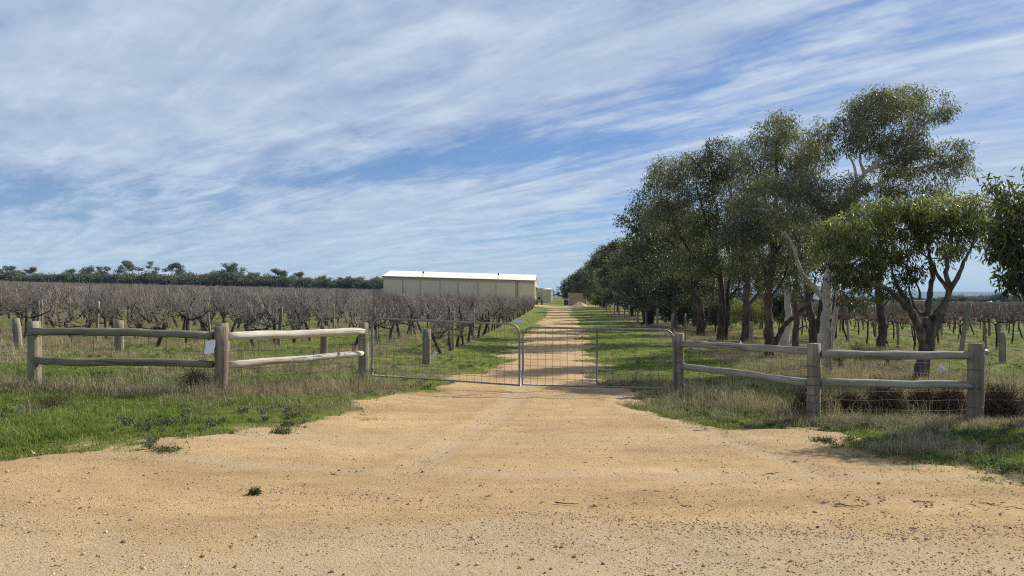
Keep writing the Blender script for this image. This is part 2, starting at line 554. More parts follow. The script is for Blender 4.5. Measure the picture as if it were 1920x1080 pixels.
for xa, ya, rl in ((np.arange(-16, 16.1, .4), np.arange(-13, 3.61, .4), 0), (np.arange(-9.6, 10.5, .07), np.arange(3.6, 15.21, .07), 1),
                   (np.arange(-2, 6.4, .14), np.arange(15.2, 56.1, .3), .5), (np.arange(-3.0, 15.5, .35), np.arange(56.1, 128, 1.0), 0)):
    P, q, d_ = road_patch(xa, ya, rl)
    Ps.append(P); Qs.append(q + n); Ds.append(d_); n += len(P)
P = np.vstack(Ps)
link('dirt_road', fast_mesh('dirt_road', P, np.vstack(Qs), M_GROUND, True, g_attrs(P[:, 0], P[:, 1], np.concatenate(Ds))), kind='structure', label='sandy orange dirt drive and track running through the gates')
# distant range
hm, h = new_mat('hill_scrub')
h.out(h.bsdf(h.ramp(h.noise(h.pos(), .004, 5), [(.35, (.018, .028, .024)), (.65, (.035, .045, .035))]), .95))
xr = np.linspace(-9000, 9000, 260)
prof = 92 + 16 * (fbm(xr / 1500, xr * 0, 4, 6) - .5) + 14 * sstep(1500, 3500, xr) - 25 * sstep(-2500, -200, xr) * (1 - sstep(200, 2500, xr))
rows = []
for yy, k in ((6300, -.05), (6700, .35), (7300, .8), (7900, 1.0), (8800, .9)):
    rows.append(np.stack([xr, np.full_like(xr, yy) + 300 * (fbm(xr / 700, xr * 0 + yy, 3, 8) - .5), prof * k + 10 * k * (fbm(xr / 260, xr * 0 + yy, 3, 12) - .5)], -1))
V = np.array(rows).reshape(-1, 3); nn = len(xr)
q = [[i * nn + j, i * nn + j + 1, (i + 1) * nn + j + 1, (i + 1) * nn + j] for i in range(4) for j in range(nn - 1)]
link('hills', fast_mesh('hills', V, q, hm, True), kind='structure', label='long flat topped blue range on the horizon')
# haze
vm = bpy.data.materials.new('air'); vm.use_nodes = True
v_ = NT(vm.node_tree)
pvn = v_.n('ShaderNodeVolumePrincipled'); pvn.inputs['Color'].default_value = (.42, .68, 1.0, 1); pvn.inputs['Density'].default_value = 0.85e-4; pvn.inputs['Anisotropy'].default_value = 0.0
vo = v_.n('ShaderNodeOutputMaterial'); vm.node_tree.links.new(pvn.outputs[0], vo.inputs['Volume'])
MB().box((0, 4300, 64), (19000, 9600, 132)).build('haze', vm, kind='stuff', label='thin pale haze over the plain')

# ------------------------------------------------------------------ other materials
def wood_mat(name, cols, scale=1.0, crack=.6):
    m, a = new_mat(name)
    o = a.v('ADD', a.obj(), a.v('SCALE', (13.0, 7.0, 3.0), a.rnd()))
    gr = a.noise(a.mapv(o, (15 * scale, 15 * scale, .8 * scale)), 1.0, 6, .65, .4)
    bl = a.noise(o, 2.2, 4, .6)
    c = a.ramp(a.m('ADD', a.m('MULTIPLY', gr, .6), a.m('MULTIPLY', bl, .4)), [(.36, cols[0]), (.5, cols[1]), (.64, cols[2])])
    lich = a.ramp(a.noise(o, 7.0, 5, .7), [(.60, 0.0), (.72, .6)])
    c = a.mix(lich, c, cols[3])
    ck = a.ramp(a.noise(a.mapv(o, (20 * scale, 20 * scale, .55 * scale)), 1.0, 3, .5, .8), [(.30, crack), (.385, 0.0)])
    c = a.mix(ck, c, tuple(x * .22 for x in cols[0]))
    hgt = a.m('SUBTRACT', gr, a.m('MULTIPLY', ck, 1.2))
    a.out(a.bsdf(c, .88, 0, a.bump(hgt, .7, .012), .2))
    return m
M_POST = wood_mat('weathered_pine', [(.12, .10, .07), (.215, .188, .135), (.33, .295, .22), (.17, .18, .11)])
M_POSTR = wood_mat('reddish_weathered_pine', [(.12, .09, .065), (.215, .165, .125), (.31, .265, .20), (.24, .14, .085)])
M_RAIL = wood_mat('greenish_rail_pine', [(.13, .115, .075), (.215, .195, .13), (.30, .275, .195), (.15, .165, .09)])
M_RAILSUN = wood_mat('pale_sunlit_pine', [(.36, .32, .25), (.58, .53, .43), (.72, .67, .56), (.42, .39, .28)], 1, .7)  # cream pine, colour lightened further so these rails look sunlit
M_RAILG = wood_mat('grey_rail_pine', [(.15, .132, .098), (.285, .262, .205), (.42, .395, .32), (.25, .24, .17)])
M_POSTG = wood_mat('grey_stake', [(.15, .12, .085), (.27, .23, .172), (.40, .35, .275), (.22, .20, .13)])
def simple(name, col, rough=.6, metal=0, var=.25, sc_=6, spec=.4, bump=0):
    m, a = new_mat(name)
    n = a.noise(a.obj(), sc_, 5, .6)
    c = a.mix(a.ramp(n, [(.3, 0.0), (.7, 1.0)]), tuple(x * (1 - var) for x in col), tuple(min(1, x * (1 + var)) for x in col))
    a.out(a.bsdf(c, rough, metal, a.bump(n, bump, .01) if bump else None, spec))
    return m
M_GALV = simple('galvanised_steel', (.235, .225, .20), .55, .45, .3, 14)
M_WIRE = simple('rusted_wire', (.085, .065, .05), .7, .2, .3, 30)
M_WIREG = simple('galvanised_wire', (.16, .14, .11), .6, .3, .3, 30)
M_PAPER = simple('white_paper', (.86, .86, .85), .7, 0, .03)
M_WALL, a = new_mat('beige_wall_sheeting')
o_ = a.obj(); wv = a.n('ShaderNodeTexWave', wave_type='BANDS', bands_direction='X'); a.put(wv.inputs[0], o_); wv.inputs['Scale'].default_value = 1.3
a.out(a.bsdf(a.mix(a.ramp(a.noise(a.mapv(o_, (1, 1, .25)), 1.2, 5), [(.35, 0.0), (.7, 1.0)]), (.65, .56, .415), (.67, .58, .435)), .6, 0, None))
M_ROOF = simple('cream_roof_sheeting', (.80, .755, .67), .85, 0, .03, 3, .1)
M_TRIM = simple('brown_gutter', (.20, .165, .13), .5)
M_CREAM = simple('cream_steel', (.52, .455, .35), .6, 0, .08, 2)
M_BLACK = simple('black_plastic', (.012, .013, .014), .5)
M_SAND = simple('pile_sand', (.46, .33, .21), .95, 0, .2, 3, .1, .5)
M_SLEEP = simple('sleeper_wood', (.32, .26, .19), .85, 0, .25, 2)
M_BLUE = simple('blue_drum_paint', (.03, .045, .10), .5)
M_WHITE = simple('white_plastic', (.75, .77, .76), .4, 0, .06)
M_TEAL = simple('teal_plastic', (.22, .31, .32), .4, 0, .1)
M_RUBBER = simple('rubber', (.02, .02, .02), .8)
M_YEL = simple('machine_grey', (.22, .20, .17), .6)
M_GREENTAG = simple('green_tag', (.03, .20, .13), .5)
def bark(name, c0, c1, c2, sc_=1.0, patch=None):
    m, a = new_mat(name)
    o = a.obj()
    n = a.noise(a.mapv(o, (7 * sc_, 7 * sc_, 1.6 * sc_)), 1.0, 6, .65, .8)
    b = a.noise(o, 1.7, 4, .5)
    c = a.ramp(n, [(.32, c0), (.5, c1), (.68, c2)])
    if patch: c = a.mix(a.ramp(b, [(.50, 0.0), (.58, 1.0)]), c, patch)
    a.out(a.bsdf(c, .85, 0, a.bump(n, .9, .03), .2))
    return m
B_WHITE = bark('smooth_white_bark', (.33, .29, .23), (.50, .455, .38), (.60, .565, .49), .6, (.38, .34, .275))
B_DARK = bark('dark_rough_bark', (.028, .022, .018), (.07, .055, .045), (.15, .125, .10), 1.4)
B_GREY = bark('grey_brown_bark', (.045, .036, .028), (.098, .082, .066), (.20, .172, .142), 1.2)
B_RED = bark('peeling_red_bark', (.035, .022, .016), (.085, .052, .037), (.20, .135, .095), 1.2, (.15, .118, .092))
B_VINE = bark('vine_bark', (.022, .018, .016), (.055, .045, .038), (.12, .10, .085), 4)
M_CANE, a = new_mat('vine_canes')
a.out(a.bsdf(a.ramp(a.m('ADD', a.m('MULTIPLY', a.rnd(), .35), a.m('MULTIPLY', a.noise(a.obj(), 5.0, 3), .65)), [(.25, (.075, .058, .052)), (.5, (.205, .167, .145)), (.75, (.40, .34, .298))]), .8))
M_CANER, a = new_mat('red_vine_canes')
a.out(a.bsdf(a.ramp(a.m('ADD', a.m('MULTIPLY', a.rnd(), .35), a.m('MULTIPLY', a.noise(a.obj(), 5.0, 3), .65)), [(.25, (.07, .042, .034)), (.5, (.185, .125, .10)), (.75, (.34, .26, .215))]), .8))
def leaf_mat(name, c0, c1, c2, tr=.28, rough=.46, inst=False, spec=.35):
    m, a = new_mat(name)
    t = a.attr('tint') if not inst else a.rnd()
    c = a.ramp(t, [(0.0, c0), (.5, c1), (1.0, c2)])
    b = a.bsdf(c, rough, 0, None, spec)
    tl = a.n('ShaderNodeBsdfTranslucent'); a.put(tl.inputs[0], a.mul(c, (1.1, 1.25, .6)))
    mx = a.n('ShaderNodeMixShader'); mx.inputs[0].default_value = tr
    m.node_tree.links.new(b, mx.inputs[1]); m.node_tree.links.new(tl.outputs[0], mx.inputs[2])
    a.out(mx.outputs[0])
    return m
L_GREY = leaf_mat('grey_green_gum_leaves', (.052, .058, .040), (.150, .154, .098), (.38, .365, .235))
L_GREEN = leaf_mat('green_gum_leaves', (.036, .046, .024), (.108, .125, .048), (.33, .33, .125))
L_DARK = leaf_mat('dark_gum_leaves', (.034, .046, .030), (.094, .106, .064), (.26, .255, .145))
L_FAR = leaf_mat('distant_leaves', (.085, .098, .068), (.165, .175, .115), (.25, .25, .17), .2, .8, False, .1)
G_GREEN = leaf_mat('grass_blades', (.085, .125, .028), (.170, .220, .046), (.29, .32, .085), .35, .6, True)
G_DRY = leaf_mat('dry_grass_blades', (.18, .135, .08), (.34, .275, .175), (.52, .45, .31), .2, .7, True)
G_BROWN = leaf_mat('brown_twigs', (.045, .029, .017), (.12, .077, .043), (.25, .18, .11), .1, .8, False)
G_WEED = leaf_mat('weed_leaves', (.045, .065, .03), (.09, .115, .05), (.17, .19, .09), .2, .6, False)
# ------------------------------------------------------------------ shed
SD, SX0, SX1 = 130.0, -22.4, 3.95
ez = lambda x: 6.0 + (x - SX0) / (SX1 - SX0) * (5.22 - 6.0)
bz = lambda x: H(x, SD) - .3
side = np.array([.068, 1.0])
def sp(x, back, z): return (x + side[0] * back, SD + side[1] * back, z)
shed = empty('farm_shed', (SX0, SD, H(SX0, SD)), 'long beige steel farm shed with pale roof beyond the left vineyard rows', 'shed')
so = (SX0, SD, H(SX0, SD))
DP = 11.4
MB().add([sp(SX0, 0, bz(SX0)), sp(SX1, 0, bz(SX1)), sp(SX1, 0, ez(SX1)), sp(SX0, 0, ez(SX0))], [[0, 1, 2, 3]]).add(
    [sp(SX0, DP, bz(SX0)), sp(SX1, DP, bz(SX1)), sp(SX1, DP, ez(SX1)), sp(SX0, DP, ez(SX0))], [[3, 2, 1, 0]]).build('wall', M_WALL, shed, off=so)
for x, nm in ((SX0, 'end_wall'), (SX1, 'end_wall')):
    m = MB(); z0 = bz(x); e = ez(x)
    m.add([sp(x, 0, z0), sp(x, DP, z0), sp(x, DP, e), sp(x, DP / 2, e + 1.12), sp(x, 0, e)], [[0, 1, 2, 4]], [[2, 3, 4]])
    m.build(nm, M_CREAM, shed, off=so)
roof = MB()
for s_, (b0, b1) in enumerate(((-.25, DP / 2), (DP / 2, DP + .25))):
    za = lambda x, b: ez(x) + 1.12 * (1 - abs(b - DP / 2) / (DP / 2)) + .05
    V = [sp(SX0 - .15, b0, za(SX0, b0)), sp(SX1 + .15, b0, za(SX1, b0)), sp(SX1 + .15, b1, za(SX1, b1)), sp(SX0 - .15, b1, za(SX0, b1))]
    V += [(p[0], p[1], p[2] + .06) for p in V]
    roof.add(V, [[0, 3, 2, 1], [4, 5, 6, 7], [0, 1, 5, 4], [1, 2, 6, 5], [2, 3, 7, 6], [3, 0, 4, 7]])
roof = roof.build('roof', M_ROOF, shed, off=so)
def strip(x0, x1, zf, hgt, y, th):
    V = [(x0, y, zf(x0)), (x1, y, zf(x1)), (x1, y - th, zf(x1)), (x0, y - th, zf(x0)), (x0, y, zf(x0) + hgt), (x1, y, zf(x1) + hgt), (x1, y - th, zf(x1) + hgt), (x0, y - th, zf(x0) + hgt)]
    return MB().add(V, [[0, 1, 2, 3], [7, 6, 5, 4], [0, 4, 5, 1], [1, 5, 6, 2], [2, 6, 7, 3], [3, 7, 4, 0]])
strip(SX0 - .2, SX1 + .2, lambda x: ez(x) - .13, .16, SD - .26, .14).build('gutter', M_TRIM, shed, off=so)
strip(SX0, SX1, lambda x: ez(x) - .50, .16, SD - .003, .06).build('fascia', M_CREAM, shed, off=so)
edges = [SX0 + .1 + (SX1 - SX0 - .1) * t for t in (0, .125, .242, .372, .493, .623, .744, .873, 1.0)]
for i in range(8):
    x0, x1 = edges[i] + .015, edges[i + 1] - .015
    yy = SD - (.02 if i % 2 else .10)
    strip(x0, x1, lambda x: H(x, SD) - .1, 0, yy, .05)
    V = []
    for y in (yy, yy - .06):
        for x, top in ((x0, 0), (x1, 0), (x1, 1), (x0, 1)): V.append((x, y, ez(x) - .52 if top else H(x, SD) - .1))
    MB().add(V, [[0, 1, 2, 3], [7, 6, 5, 4], [0, 4, 5, 1], [1, 5, 6, 2], [2, 6, 7, 3], [3, 7, 4, 0]]).build('door_panel', M_WALL, shed, off=so)
for e_ in edges[1:-1]: MB().box((e_, SD - .13, (ez(e_) - .52 + H(e_, SD) - .1) / 2), (.07, .10, ez(e_) - .52 - H(e_, SD) + .1)).build('joint_trim', M_TRIM, shed, off=so)
MB().box((edges[7] + .34, SD - .2, 3.55), (.16, .10, 3.2)).build('downpipe', M_TRIM, shed, off=so)
for px, py in ((793.5, 511), (934.5, 514.5)):
    c = W(px, py, 130.3)
    b = MB()
    for s_ in (-1, 1): b.box((c.x + s_ * .10, c.y, c.z - .45), (.035, .035, .62))
    b.box((c.x, c.y, c.z - .74), (.34, .2, .06))
    br = b.build('bracket', M_GALV, shed, off=so)
    fl = MB().box((c.x, c.y - .05, c.z), (.27, .2, .30)).box((c.x, c.y - .05, c.z + .17), (.20, .14, .05)).build('floodlight', M_BLACK, shed, off=so)
lean = MB()
V = [(SX1 + .05, 134, 4.5), (SX1 + .05, 140.5, 4.5), (SX1 + 1.15, 140.5, 3.4), (SX1 + 1.15, 134, 3.4)]
V += [(a_, b_, c_ + .07) for a_, b_, c_ in V]
lean.add(V, [[0, 3, 2, 1], [4, 5, 6, 7], [0, 1, 5, 4], [1, 2, 6, 5], [2, 3, 7, 6], [3, 0, 4, 7]])
lean.build('awning', M_ROOF, shed, off=so)
# ------------------------------------------------------------------ yard things
def gz(x, y): return H(x, y)
p = W(1026.5, 572, 150); tz = gz(p.x, p.y)
t = empty('water_tank', (p.x, p.y, tz), 'round cream water tank beside the right end of the shed', 'tank')
MB().lathe([(.0, 0), (1.02, 0), (1.02, .9), (1.05, .92), (1.02, .95), (1.02, 1.8), (1.05, 1.82), (1.02, 1.86), (1.02, 2.7), (.0, 2.7)], capt=False, sides=28).build('wall', M_CREAM, t, smooth=False)
MB().lathe([(1.08, 2.7), (1.08, 2.76), (.25, 3.02), (.25, 3.1), (0, 3.12)], capt=False, sides=28).build('lid', M_ROOF, t)
p = W(1012, 572, 156); tz = gz(p.x, p.y)
t = empty('shipping_container', (p.x, p.y, tz), 'cream steel container standing between the shed and the tank', 'container')
m = MB().box((0, 0, 1.45), (2.2, 5.6, 2.6))
for i in range(7): m.box((-.9 + i * .3, -2.82, 1.45), (.12, .04, 2.4))
m.build('body', M_CREAM, t)
MB().box((0, 0, .08), (2.26, 5.66, .16)).build('base_rail', M_TRIM, t)
MB().box((0, 0, 2.79), (2.26, 5.66, .08)).build('roof', M_ROOF, t)
p = W(1011, 574, 127); tz = gz(p.x, p.y)
t = empty('small_tractor', (p.x, p.y, tz), 'small grey canopied tractor parked at the right corner of the shed', 'tractor')
MB().box((0, 0, .62), (.55, 1.5, .36)).box((0, -.5, .86), (.44, .6, .2)).build('body', M_YEL, t)
MB().box((0, .35, .95), (.46, .4, .1)).box((0, .55, 1.15), (.46, .08, .35)).build('seat', M_BLACK, t)
MB().box((0, .2, 1.82), (1.0, 1.2, .06)).build('canopy', M_SLEEP, t)
for a_ in (-.44, .44):
    for b_ in (-.3, .72): MB().tube([(a_, b_, .6), (a_, b_, 1.8)], .03, 6).build('canopy_post', M_TRIM, t)
for a_, b_, r_ in ((-.47, .55, .42), (.47, .55, .42), (-.42, -.75, .28), (.42, -.75, .28)):
    wh = MB().tube([(a_ - .12, b_, r_), (a_ + .12, b_, r_)], r_, 16).build('wheel', M_RUBBER, t)
    MB().tube([(a_ - .13, b_, r_), (a_ + .13, b_, r_)], r_ * .45, 12).build('rim', M_CREAM, wh)
p = W(1083, 573, 124); tz = gz(p.x, p.y)
t = empty('storage_bay', (p.x, p.y, tz), 'brown plank walled storage bay beside the track under the trees', 'storage bay')
for i in range(6):
    MB().box((0, .02 * (i % 2), .19 + i * .36), (2.75, .12, .345)).build('plank', M_SLEEP, t)
for a_ in (-1.43, 1.43): MB().box((a_, -.03, 1.1), (.13, .2, 2.25)).build('end_post', M_CREAM, t)
for i in range(6): MB().box((1.5, 2.1, .19 + i * .36), (.12, 4.0, .345)).build('plank', M_SLEEP, t)
sm = MB()
aa = np.linspace(0, 2 * PI, 28, endpoint=False); V = []
for r_, z_ in ((1.55, -.05), (1.25, .12), (.8, .36), (.4, .58), (.08, .70)):
    for k in aa: V.append((r_ * math.cos(k) * (1 + .10 * math.sin(3 * k + r_)), r_ * math.sin(k) * .8, z_ + .05 * math.sin(5 * k)))
Q = [[i * 28 + k, i * 28 + (k + 1) % 28, (i + 1) * 28 + (k + 1) % 28, (i + 1) * 28 + k] for i in range(4) for k in range(28)]
V.append((0, 0, .72)); T = [[4 * 28 + k, 4 * 28 + (k + 1) % 28, len(V) - 1] for k in range(28)]
p = W(1086, 575, 120)
sm.add(V, Q, T).build('sand_pile', M_SAND, None, True, label='low heap of pale sand in front of the plank storage bay', cat='sand heap').location = (p.x, p.y, gz(p.x, p.y))
for i, (px, pd, r_, h_) in enumerate(((1060.5, 133, .30, .95), (1064.2, 131, .30, .9))):
    p = W(px, 572, pd)
    o = MB().lathe([(0, 0), (r_, 0), (r_, h_ * .33), (r_ + .02, h_ * .35), (r_, h_ * .37), (r_, h_ * .66), (r_ + .02, h_ * .68), (r_, h_ * .7), (r_, h_), (0, h_ - .02)], capt=False).build(
        'steel_drum', M_BLUE, None, label=('dark blue drum on the track side of the plank storage bay', 'shorter dark blue drum touching the end of the plank storage bay')[i], cat='drum', group='drums at the storage bay')
    o.location = (p.x, p.y, gz(p.x, p.y))
# bin
x, y = (1215 - 960) / F * 47, 47.0
t = empty('wheelie_bin', (x, y, gz(x, y)), 'black wheelie bin standing under the trees beside a grey post', 'bin', rz=.5)
mb = MB()
V = [(-.20, -.24, .12), (.20, -.24, .12), (.20, .2, .12), (-.20, .2, .12), (-.28, -.34, .92), (.28, -.34, .92), (.28, .34, .92), (-.28, .34, .92)]
mb.add(V, [[0, 3, 2, 1], [4, 5, 6, 7], [0, 1, 5, 4], [1, 2, 6, 5], [2, 3, 7, 6], [3, 0, 4, 7]]); mb.build('body', M_BLACK, t)
MB().box((0, -.02, .96), (.60, .72, .06)).box((0, .36, .93), (.5, .06, .08)).build('lid', M_BLACK, t)
for a_ in (-.24, .24): MB().tube([(a_ - .03, .27, .1), (a_ + .03, .27, .1)], .1, 12).build('wheel', M_RUBBER, t)
# far farm buildings at right
p = W(1700, 569, 330)
t = empty('farm_building', (p.x, 330, gz(p.x, 330)), 'long low cream building far behind the right vineyard', 'building')
MB().box((0, 0, .95), (16.4, 7, 1.7)).build('wall', M_CREAM, t)
MB().box((0, 0, 1.95), (17, 8, .34)).build('roof', M_ROOF, t)
MB().box((-5.2, -3.52, .95), (1.7, .06, 1.0)).build('door', M_BLACK, t)
for a_ in (1.0, 3.4): MB().box((a_, -3.52, 1.15), (.7, .06, .6)).build('window', M_BLACK, t)
p = W(1857, 573, 260)
o = MB().lathe([(0, 0), (.6, 0), (.6, .6), (.63, .65), (.6, .7), (.6, 1.5), (.35, 1.72), (0, 1.78)], capt=False).build('vineyard_tank', M_WHITE, None, label='small white tank far out among the right vineyard rows', cat='tank')
o.location = (p.x, 260, gz(p.x, 260)); 
# ------------------------------------------------------------------ plank fences
def log(L, r, seed, sides=14, flat=True, taper=.0):
    """a round timber along +Z from 0 to L with an uneven outline"""
    rs = np.random.default_rng(seed); n = max(3, int(L / .18))
    zs = np.linspace(0, L, n); a = np.arange(sides) / sides * 2 * PI
    w1 = rs.normal(0, .06, (n, sides)); w1 += rs.normal(0, .05, (n, 1)); base = 1 + .05 * np.cos(2 * a + rs.uniform(0, 6)) + .03 * np.cos(3 * a + rs.uniform(0, 6))
    kn = np.cumsum(rs.normal(0, .006, (n, 2)), 0)
    R = r * (base[None] * (1 + w1 * .5)) * (1 - taper * zs[:, None] / L)
    if flat: R[0] *= .93; R[-1] *= .93
    V = np.stack([R * np.cos(a) + kn[:, :1], R * np.sin(a) + kn[:, 1:], np.repeat(zs[:, None], sides, 1) + rs.normal(0, .002, (n, sides))], -1).reshape(-1, 3)
    Q = [[i * sides + k, i * sides + (k + 1) % sides, (i + 1) * sides + (k + 1) % sides, (i + 1) * sides + k] for i in range(n - 1) for k in range(sides)]
    b = len(V); V = np.vstack([V, [kn[0, 0], kn[0, 1], 0], [kn[-1, 0], kn[-1, 1], L]])
    T = [[b, (k + 1) % sides, k] for k in range(sides)] + [[b + 1, (n - 1) * sides + k, (n - 1) * sides + (k + 1) % sides] for k in range(sides)]
    return MB().add(V, Q, T)
def log_between(name, a, b, r, mat, parent, po, seed, **kw):
    a = Vector(a); b = Vector(b); d = b - a
    o = log(d.length, r, seed, **kw).build(name, mat, parent, True)
    o.rotation_euler = d.to_track_quat('Z', 'Y').to_euler(); o.location = a - Vector(po)
    return o
def up_post(name, x, y, ztop, r, mat, parent, po, seed, lean=(0, 0), depth=.25, rings=None):
    z0 = H(x, y) - depth
    o = log_between(name, (x, y, z0), (x + lean[0], y + lean[1], ztop), r, mat, parent, po, seed)
    if rings:
        for zr in rings:
            pts = [((r * 1.06 + .003) * math.cos(k), (r * 1.06 + .003) * math.sin(k), zr - z0 + .008 * math.sin(k * 2 + zr * 9)) for k in np.linspace(0, 2 * PI, 17)]
            MB().tube(pts, .0035, 4).build('wire_wrap', M_WIRE, o)
    return o
def pt(px, d): return ((px - 960) / F * d, d)
def netting(fence, po, a, b, hs, step, seed):
    """a,b: (x,y) ends; each wire is a mesh of its own"""
    rs = np.random.default_rng(seed)
    a = np.array(a); b = np.array(b); L = np.linalg.norm(b - a); n = max(2, int(L / step)); dr = (b - a) / L
    for hz_ in hs:
        ts = np.linspace(0, 1, 9)
        pts = [(*(a + (b - a) * t), H(*(a + (b - a) * t)) + hz_ + rs.normal(0, .006) - .02 * math.sin(t * PI)) for t in ts]
        MB().tube(np.array(pts) - np.array(po), .0026, 3, False).build('wire', M_WIRE, fence)
    for i in range(1, n):
        q = a + (b - a) * (i + rs.normal(0, .04)) / n; z = H(*q)
        MB().tube(np.array([(q[0], q[1], z + hs[0]), (q[0] + rs.normal(0, .008), q[1], z + hs[-1] * .5), (q[0] + rs.normal(0, .008), q[1], z + hs[-1])]) - np.array(po), .0024, 3, False).build('wire', M_WIRE, fence)
L1, L2, L3 = pt(64, 11.7), pt(413, 11.5), pt(684, 13.9)
R1, R2, R3 = pt(1275, 13.2), pt(1525, 10.3), pt(1826, 10.15)
zf = lambda py, d: CAMH + (HZ - py) / F * d
po = (L2[0], L2[1], H(*L2))
fl = empty('post_and_rail_fence', po, 'two bay log fence left of the gates with a white notice on its middle post', 'fence', 'log fences flanking the gates')
HS = (.12, .24, .37, .50, .66, .84)
up_post('post', *L1, zf(602, 11.7), .098, M_POSTG, fl, po, 1, rings=[H(*L1) + k for k in (.37, .84)])
up_post('post', *L2, zf(612, 11.5), .104, M_POSTR, fl, po, 2, rings=[H(*L2) + k for k in (.15, .27, .38, .50, .62, .76, .84)])
up_post('post', *L3, zf(605, 13.9), .10, M_POST, fl, po, 3, rings=[H(*L3) + k for k in (.2, .5, .8)])
fy = -.045
def rail(a, b, pya, pyb, r, mat, par, po_, seed, oa=.0, ob=.0, dy=-.05):
    A = Vector((a[0], a[1] + dy, zf(pya, a[1]))); B = Vector((b[0], b[1] + dy, zf(pyb, b[1]))); d = (B - A).normalized()
    return log_between('rail', A + d * oa, B - d * ob, r, mat, par, po_, seed, taper=.06)
rail(L1, L2, 621, 631, .066, M_RAIL, fl, po, 11, .02, .10)
rail(L1, L2, 674, 684, .064, M_RAIL, fl, po, 12, .02, .10)
rail(L2, L3, 631, 620, .066, M_RAILSUN, fl, po, 13, .10, .03, 0)
rail(L2, L3, 684, 667, .060, M_RAILSUN, fl, po, 14, .10, .03, 0)
netting(fl, po, (-14.5, 12.4), (L1[0], L1[1] + .11), HS[:5], .32, 1)
netting(fl, po, (L1[0], L1[1] + .11), (L2[0], L2[1] + .11), HS, .30, 2)
netting(fl, po, (L2[0], L2[1] + .12), (L3[0], L3[1] + .12), HS, .30, 3)
po = (R2[0], R2[1], H(*R2))
fr = empty('post_and_rail_fence', po, 'two bay grey log fence right of the gates with brown bushes behind it', 'fence', 'log fences flanking the gates')
HS2 = (.14, .28, .40, .52, .66, .80)
up_post('post', *R1, zf(625, 13.2), .085, M_POSTG, fr, po, 4, rings=[H(*R1) + k for k in (.18, .36, .55, .8)])
up_post('post', *R2, zf(644, 10.3), .095, M_POSTG, fr, po, 5, rings=[H(*R2) + k for k in (.12, .25, .35, .48, .60, .74)])
up_post('post', *R3, zf(644, 10.15), .100, M_POST, fr, po, 6, rings=[H(*R3) + k for k in (.2, .45, .7)])
rail(R1, R2, 644, 659, .058, M_RAILG, fr, po, 15, .04, .09, 0)
rail(R1, R2, 686, 714, .054, M_RAILG, fr, po, 16, .04, .09, 0)
rail(R2, R3, 662, 663, .058, M_RAILG, fr, po, 17, .09, .05)
rail(R2, R3, 718, 719.5, .056, M_RAILG, fr, po, 18, .09, .05)
netting(fr, po, (R1[0], R1[1] + .1), (R2[0] + .06, R2[1] + .1), HS2, .28, 4)
netting(fr, po, (R2[0], R2[1] + .1), (R3[0], R3[1] + .11), HS2, .26, 5)
netting(fr, po, (R3[0], R3[1] + .11), (12.5, 9.6), HS2, .28, 6)
# notice
c = W(394, 650.5, 11.36)
nm = MB(); V = []
for j in range(5):
    for i in range(4):
        u, v = i / 3 - .5, j / 4 - .5
        V.append((u * .155 + (.012 if v < 0 else .0) * -1, .02 * u * u + .012 * math.sin(3 * v) - .01 * u, v * .200 + u * .018))
nm.add(V, [[j * 4 + i, j * 4 + i + 1, (j + 1) * 4 + i + 1, (j + 1) * 4 + i] for j in range(4) for i in range(3)])
o = nm.build('paper_notice', M_PAPER, None, True, label='blank white paper sheet fixed to the middle post of the left log fence', cat='notice'); o.location = c
# ------------------------------------------------------------------ gates
def gate(label, A, B, nvert, nh, midbar=None, hinge_left=True):
    """A, B: (px, ytop, ybottom, d)"""
    a0, a1 = W(A[0], A[2], A[3]), W(A[0], A[1], A[3]); b0, b1 = W(B[0], B[2], B[3]), W(B[0], B[1], B[3])
    po = Vector(a0 if hinge_left else b0)
    P = lambda s, t: (a0.lerp(b0, s)).lerp(a1.lerp(b1, s), t) - po
    t_ = empty('farm_gate', tuple(po), label, 'gate', 'steel mesh farm gates')
    Lx = (b0 - a0).length; Hh = (a1 - a0).length; rr = .17
    def arc(cs, ct, s0, s1, sgn): return [P(cs + sgn * rr / Lx * math.cos(k), ct + rr / Hh * math.sin(k)) for k in np.linspace(s0, s1, 7)]
    pts = [P(0, -.015)] + [P(0, .3), P(0, .6)] + arc(rr / Lx, 1 - rr / Hh, 0, PI / 2, -1) + [P(.3, 1), P(.5, 1), P(.7, 1)] + arc(1 - rr / Lx, 1 - rr / Hh, PI / 2, 0, 1) + [P(1, .6), P(1, .3), P(1, -.015)]
    MB().tube(pts, .0195, 10).build('frame', M_GALV, t_, True)
    MB().tube([P(.008, 0), P(.5, .002), P(.992, 0)], .0165, 8).build('bottom_rail', M_GALV, t_, True)
    if midbar: MB().tube([P(midbar, .012), P(midbar, .985)], .0145, 8).build('mid_bar', M_GALV, t_, True)
    rs = np.random.default_rng(int(A[0]))
    for i in range(1, nvert):
        s = i / nvert
        top = 1 - .012; e = min(s, 1 - s) * Lx
        if e < rr: top = 1 - (rr - math.sqrt(max(0, rr * rr - (rr - e) ** 2))) / Hh - .02
        MB().tube([P(s, .01), P(s + rs.normal(0, .001), .5), P(s, top)], .0031, 4, False).build('wire', M_WIREG, t_)
    for j in range(1, nh):
        u = j / nh
        MB().tube([P(.006, u), P(.5, u - .004 + rs.normal(0, .002)), P(.994, u)], .0031, 4, False).build('wire', M_WIREG, t_)
    hs = 0 if hinge_left else 1
    for u in (.10, .80):
        q = P(hs, u); sg = -1 if hinge_left else 1
        MB().tube([q + Vector((0, 0, -.035)), q + Vector((0, 0, .035))], .028, 10).tube([q, q + Vector((sg * .09, .0, 0))], .009, 6).build('hinge', M_GALV, t_)
    return t_, P, po
g1, P1, po1 = gate('left steel mesh gate with rounded corners hung on the left log fence', (698, 597, 704, 13.85), (974, 608.5, 722.5, 13.40), 20, 9, None, True)
